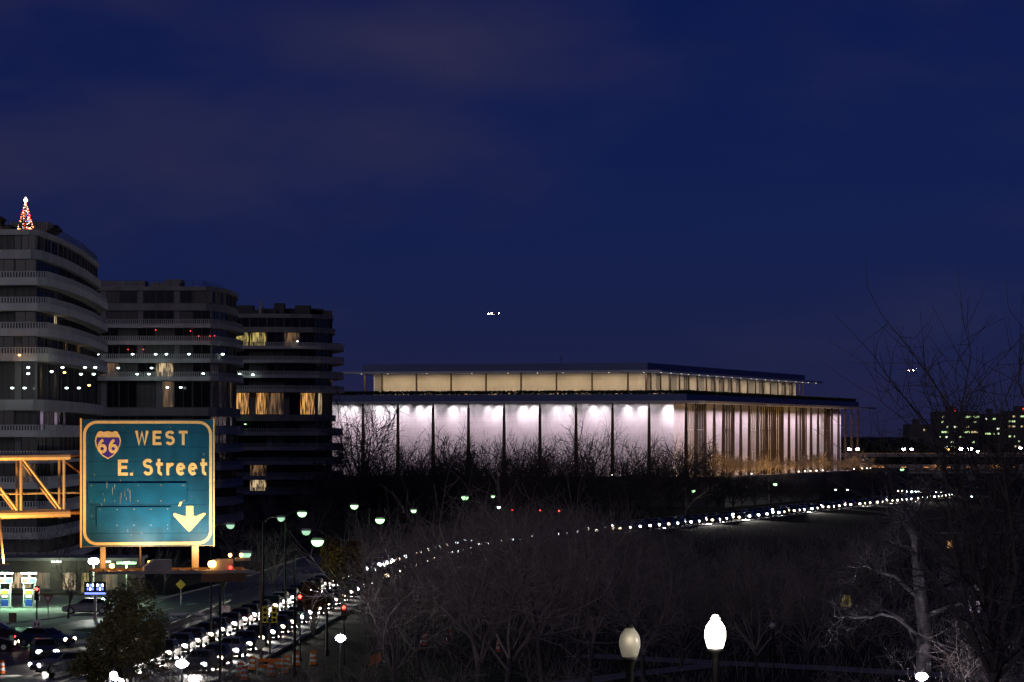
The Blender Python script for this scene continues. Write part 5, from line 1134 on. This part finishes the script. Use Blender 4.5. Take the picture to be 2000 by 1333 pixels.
LIMB = [([(1800,1175),(1770,1148,-.5),(1748,1126,-1),(1722,1118,-1.2),(1690,1105,-1.5),(1655,1106,-2)],.13),([(1805,1262),(1790,1240,-1),(1765,1218,-1.6),(1720,1200,-2.2),(1690,1206,-2.6),(1650,1204,-3),(1628,1202,-3.2)],.12),
    ([(1804,1262),(1785,1254,.5),(1773,1225,1),(1755,1205,1.5),(1712,1188,2)],.08),([(1810,1205),(1840,1192,-.6),(1868,1182,-1),(1895,1176,-1.4),(1912,1192,-1.6)],.15),([(1895,1176,-1.4),(1902,1155,-1.5),(1913,1120,-1.6),(1925,1105,-1.8),(1955,1075,-2),(1972,1050,-2)],.10),
    ([(1898,1158,-1.4),(1935,1140,-2),(1965,1130,-2.4),(1995,1120,-3)],.08),([(1800,1140),(1815,1132,1),(1840,1131,1.6),(1866,1133,2)],.05),([(1790,1082),(1775,1068,1),(1752,1060,1.5),(1738,1058,2)],.06),([(1812,1245),(1840,1262,-1),(1866,1275,-1.6),(1885,1262,-2),(1878,1250,-2)],.06),([(1806,1262),(1780,1285,-.6),(1745,1292,-1)],.05)]
for pts, r in LIMB:
    P = [sp(*q) for q in pts]; P = [p for a_, b_ in zip(P, P[1:]) for p in (a_, a_.lerp(b_, .5) + Vector((rg.gauss(0,.07), rg.gauss(0,.1), rg.gauss(0,.07))))] + [P[-1]]
    n = len(P); tr.tube(P, [r*(1-.72*i/(n-1)) for i in range(n)], 7); twigs(P[n//3:], max(.016, r*.2), 13, 1.9)
T = thing('sycamore_tree', 'pale-barked sycamore with twisting limbs lit by the lamp at its foot', 'tree', ((1800-CX)/F*SYC, SYC, 0)); tr.obj('trunk', M['bark_w'], T, True); cr2.obj('crown', M['bark_w'], T)
# leafy ones
p = at(255,1333,186); leafy('leafy_bush', 'big dark leafy bush in front of the filling station, leaves lit yellow on one side', 'bush', (p.x, p.y, 0), 3.0, 3.4, 9000, M['leaf'], .13, 12, 1.4)
p = at(200,1290,192); leafy('leafy_bush', 'lower leafy bush at the foot of the big one, toward the turning loop', 'bush', (p.x, p.y, 0), 2.4, 1.9, 4500, M['leaf'], .13, 14, .6)
p = at(668,1180,300); leafy('leafy_tree', 'brown-leaved tree behind the red signals, under the green lamp', 'tree', (p.x, p.y, 0), 2.9, 2.9, 5200, M['leaf_b'], .17, 16, 1.6)
p = at(612,1200,262); leafy('leafy_tree', 'smaller brown-leaved tree right behind the red signal mast', 'tree', (p.x, p.y, 0), 1.7, 1.6, 2600, M['leaf_b'], .15, 17, 1.4)
p = at(738,1100,262); leafy('leafy_bush', 'dark green bush caught in the light of a green lamp', 'bush', (p.x, p.y, 0), 1.8, 1.8, 2200, M['leaf'], .15, 18, 1.8)
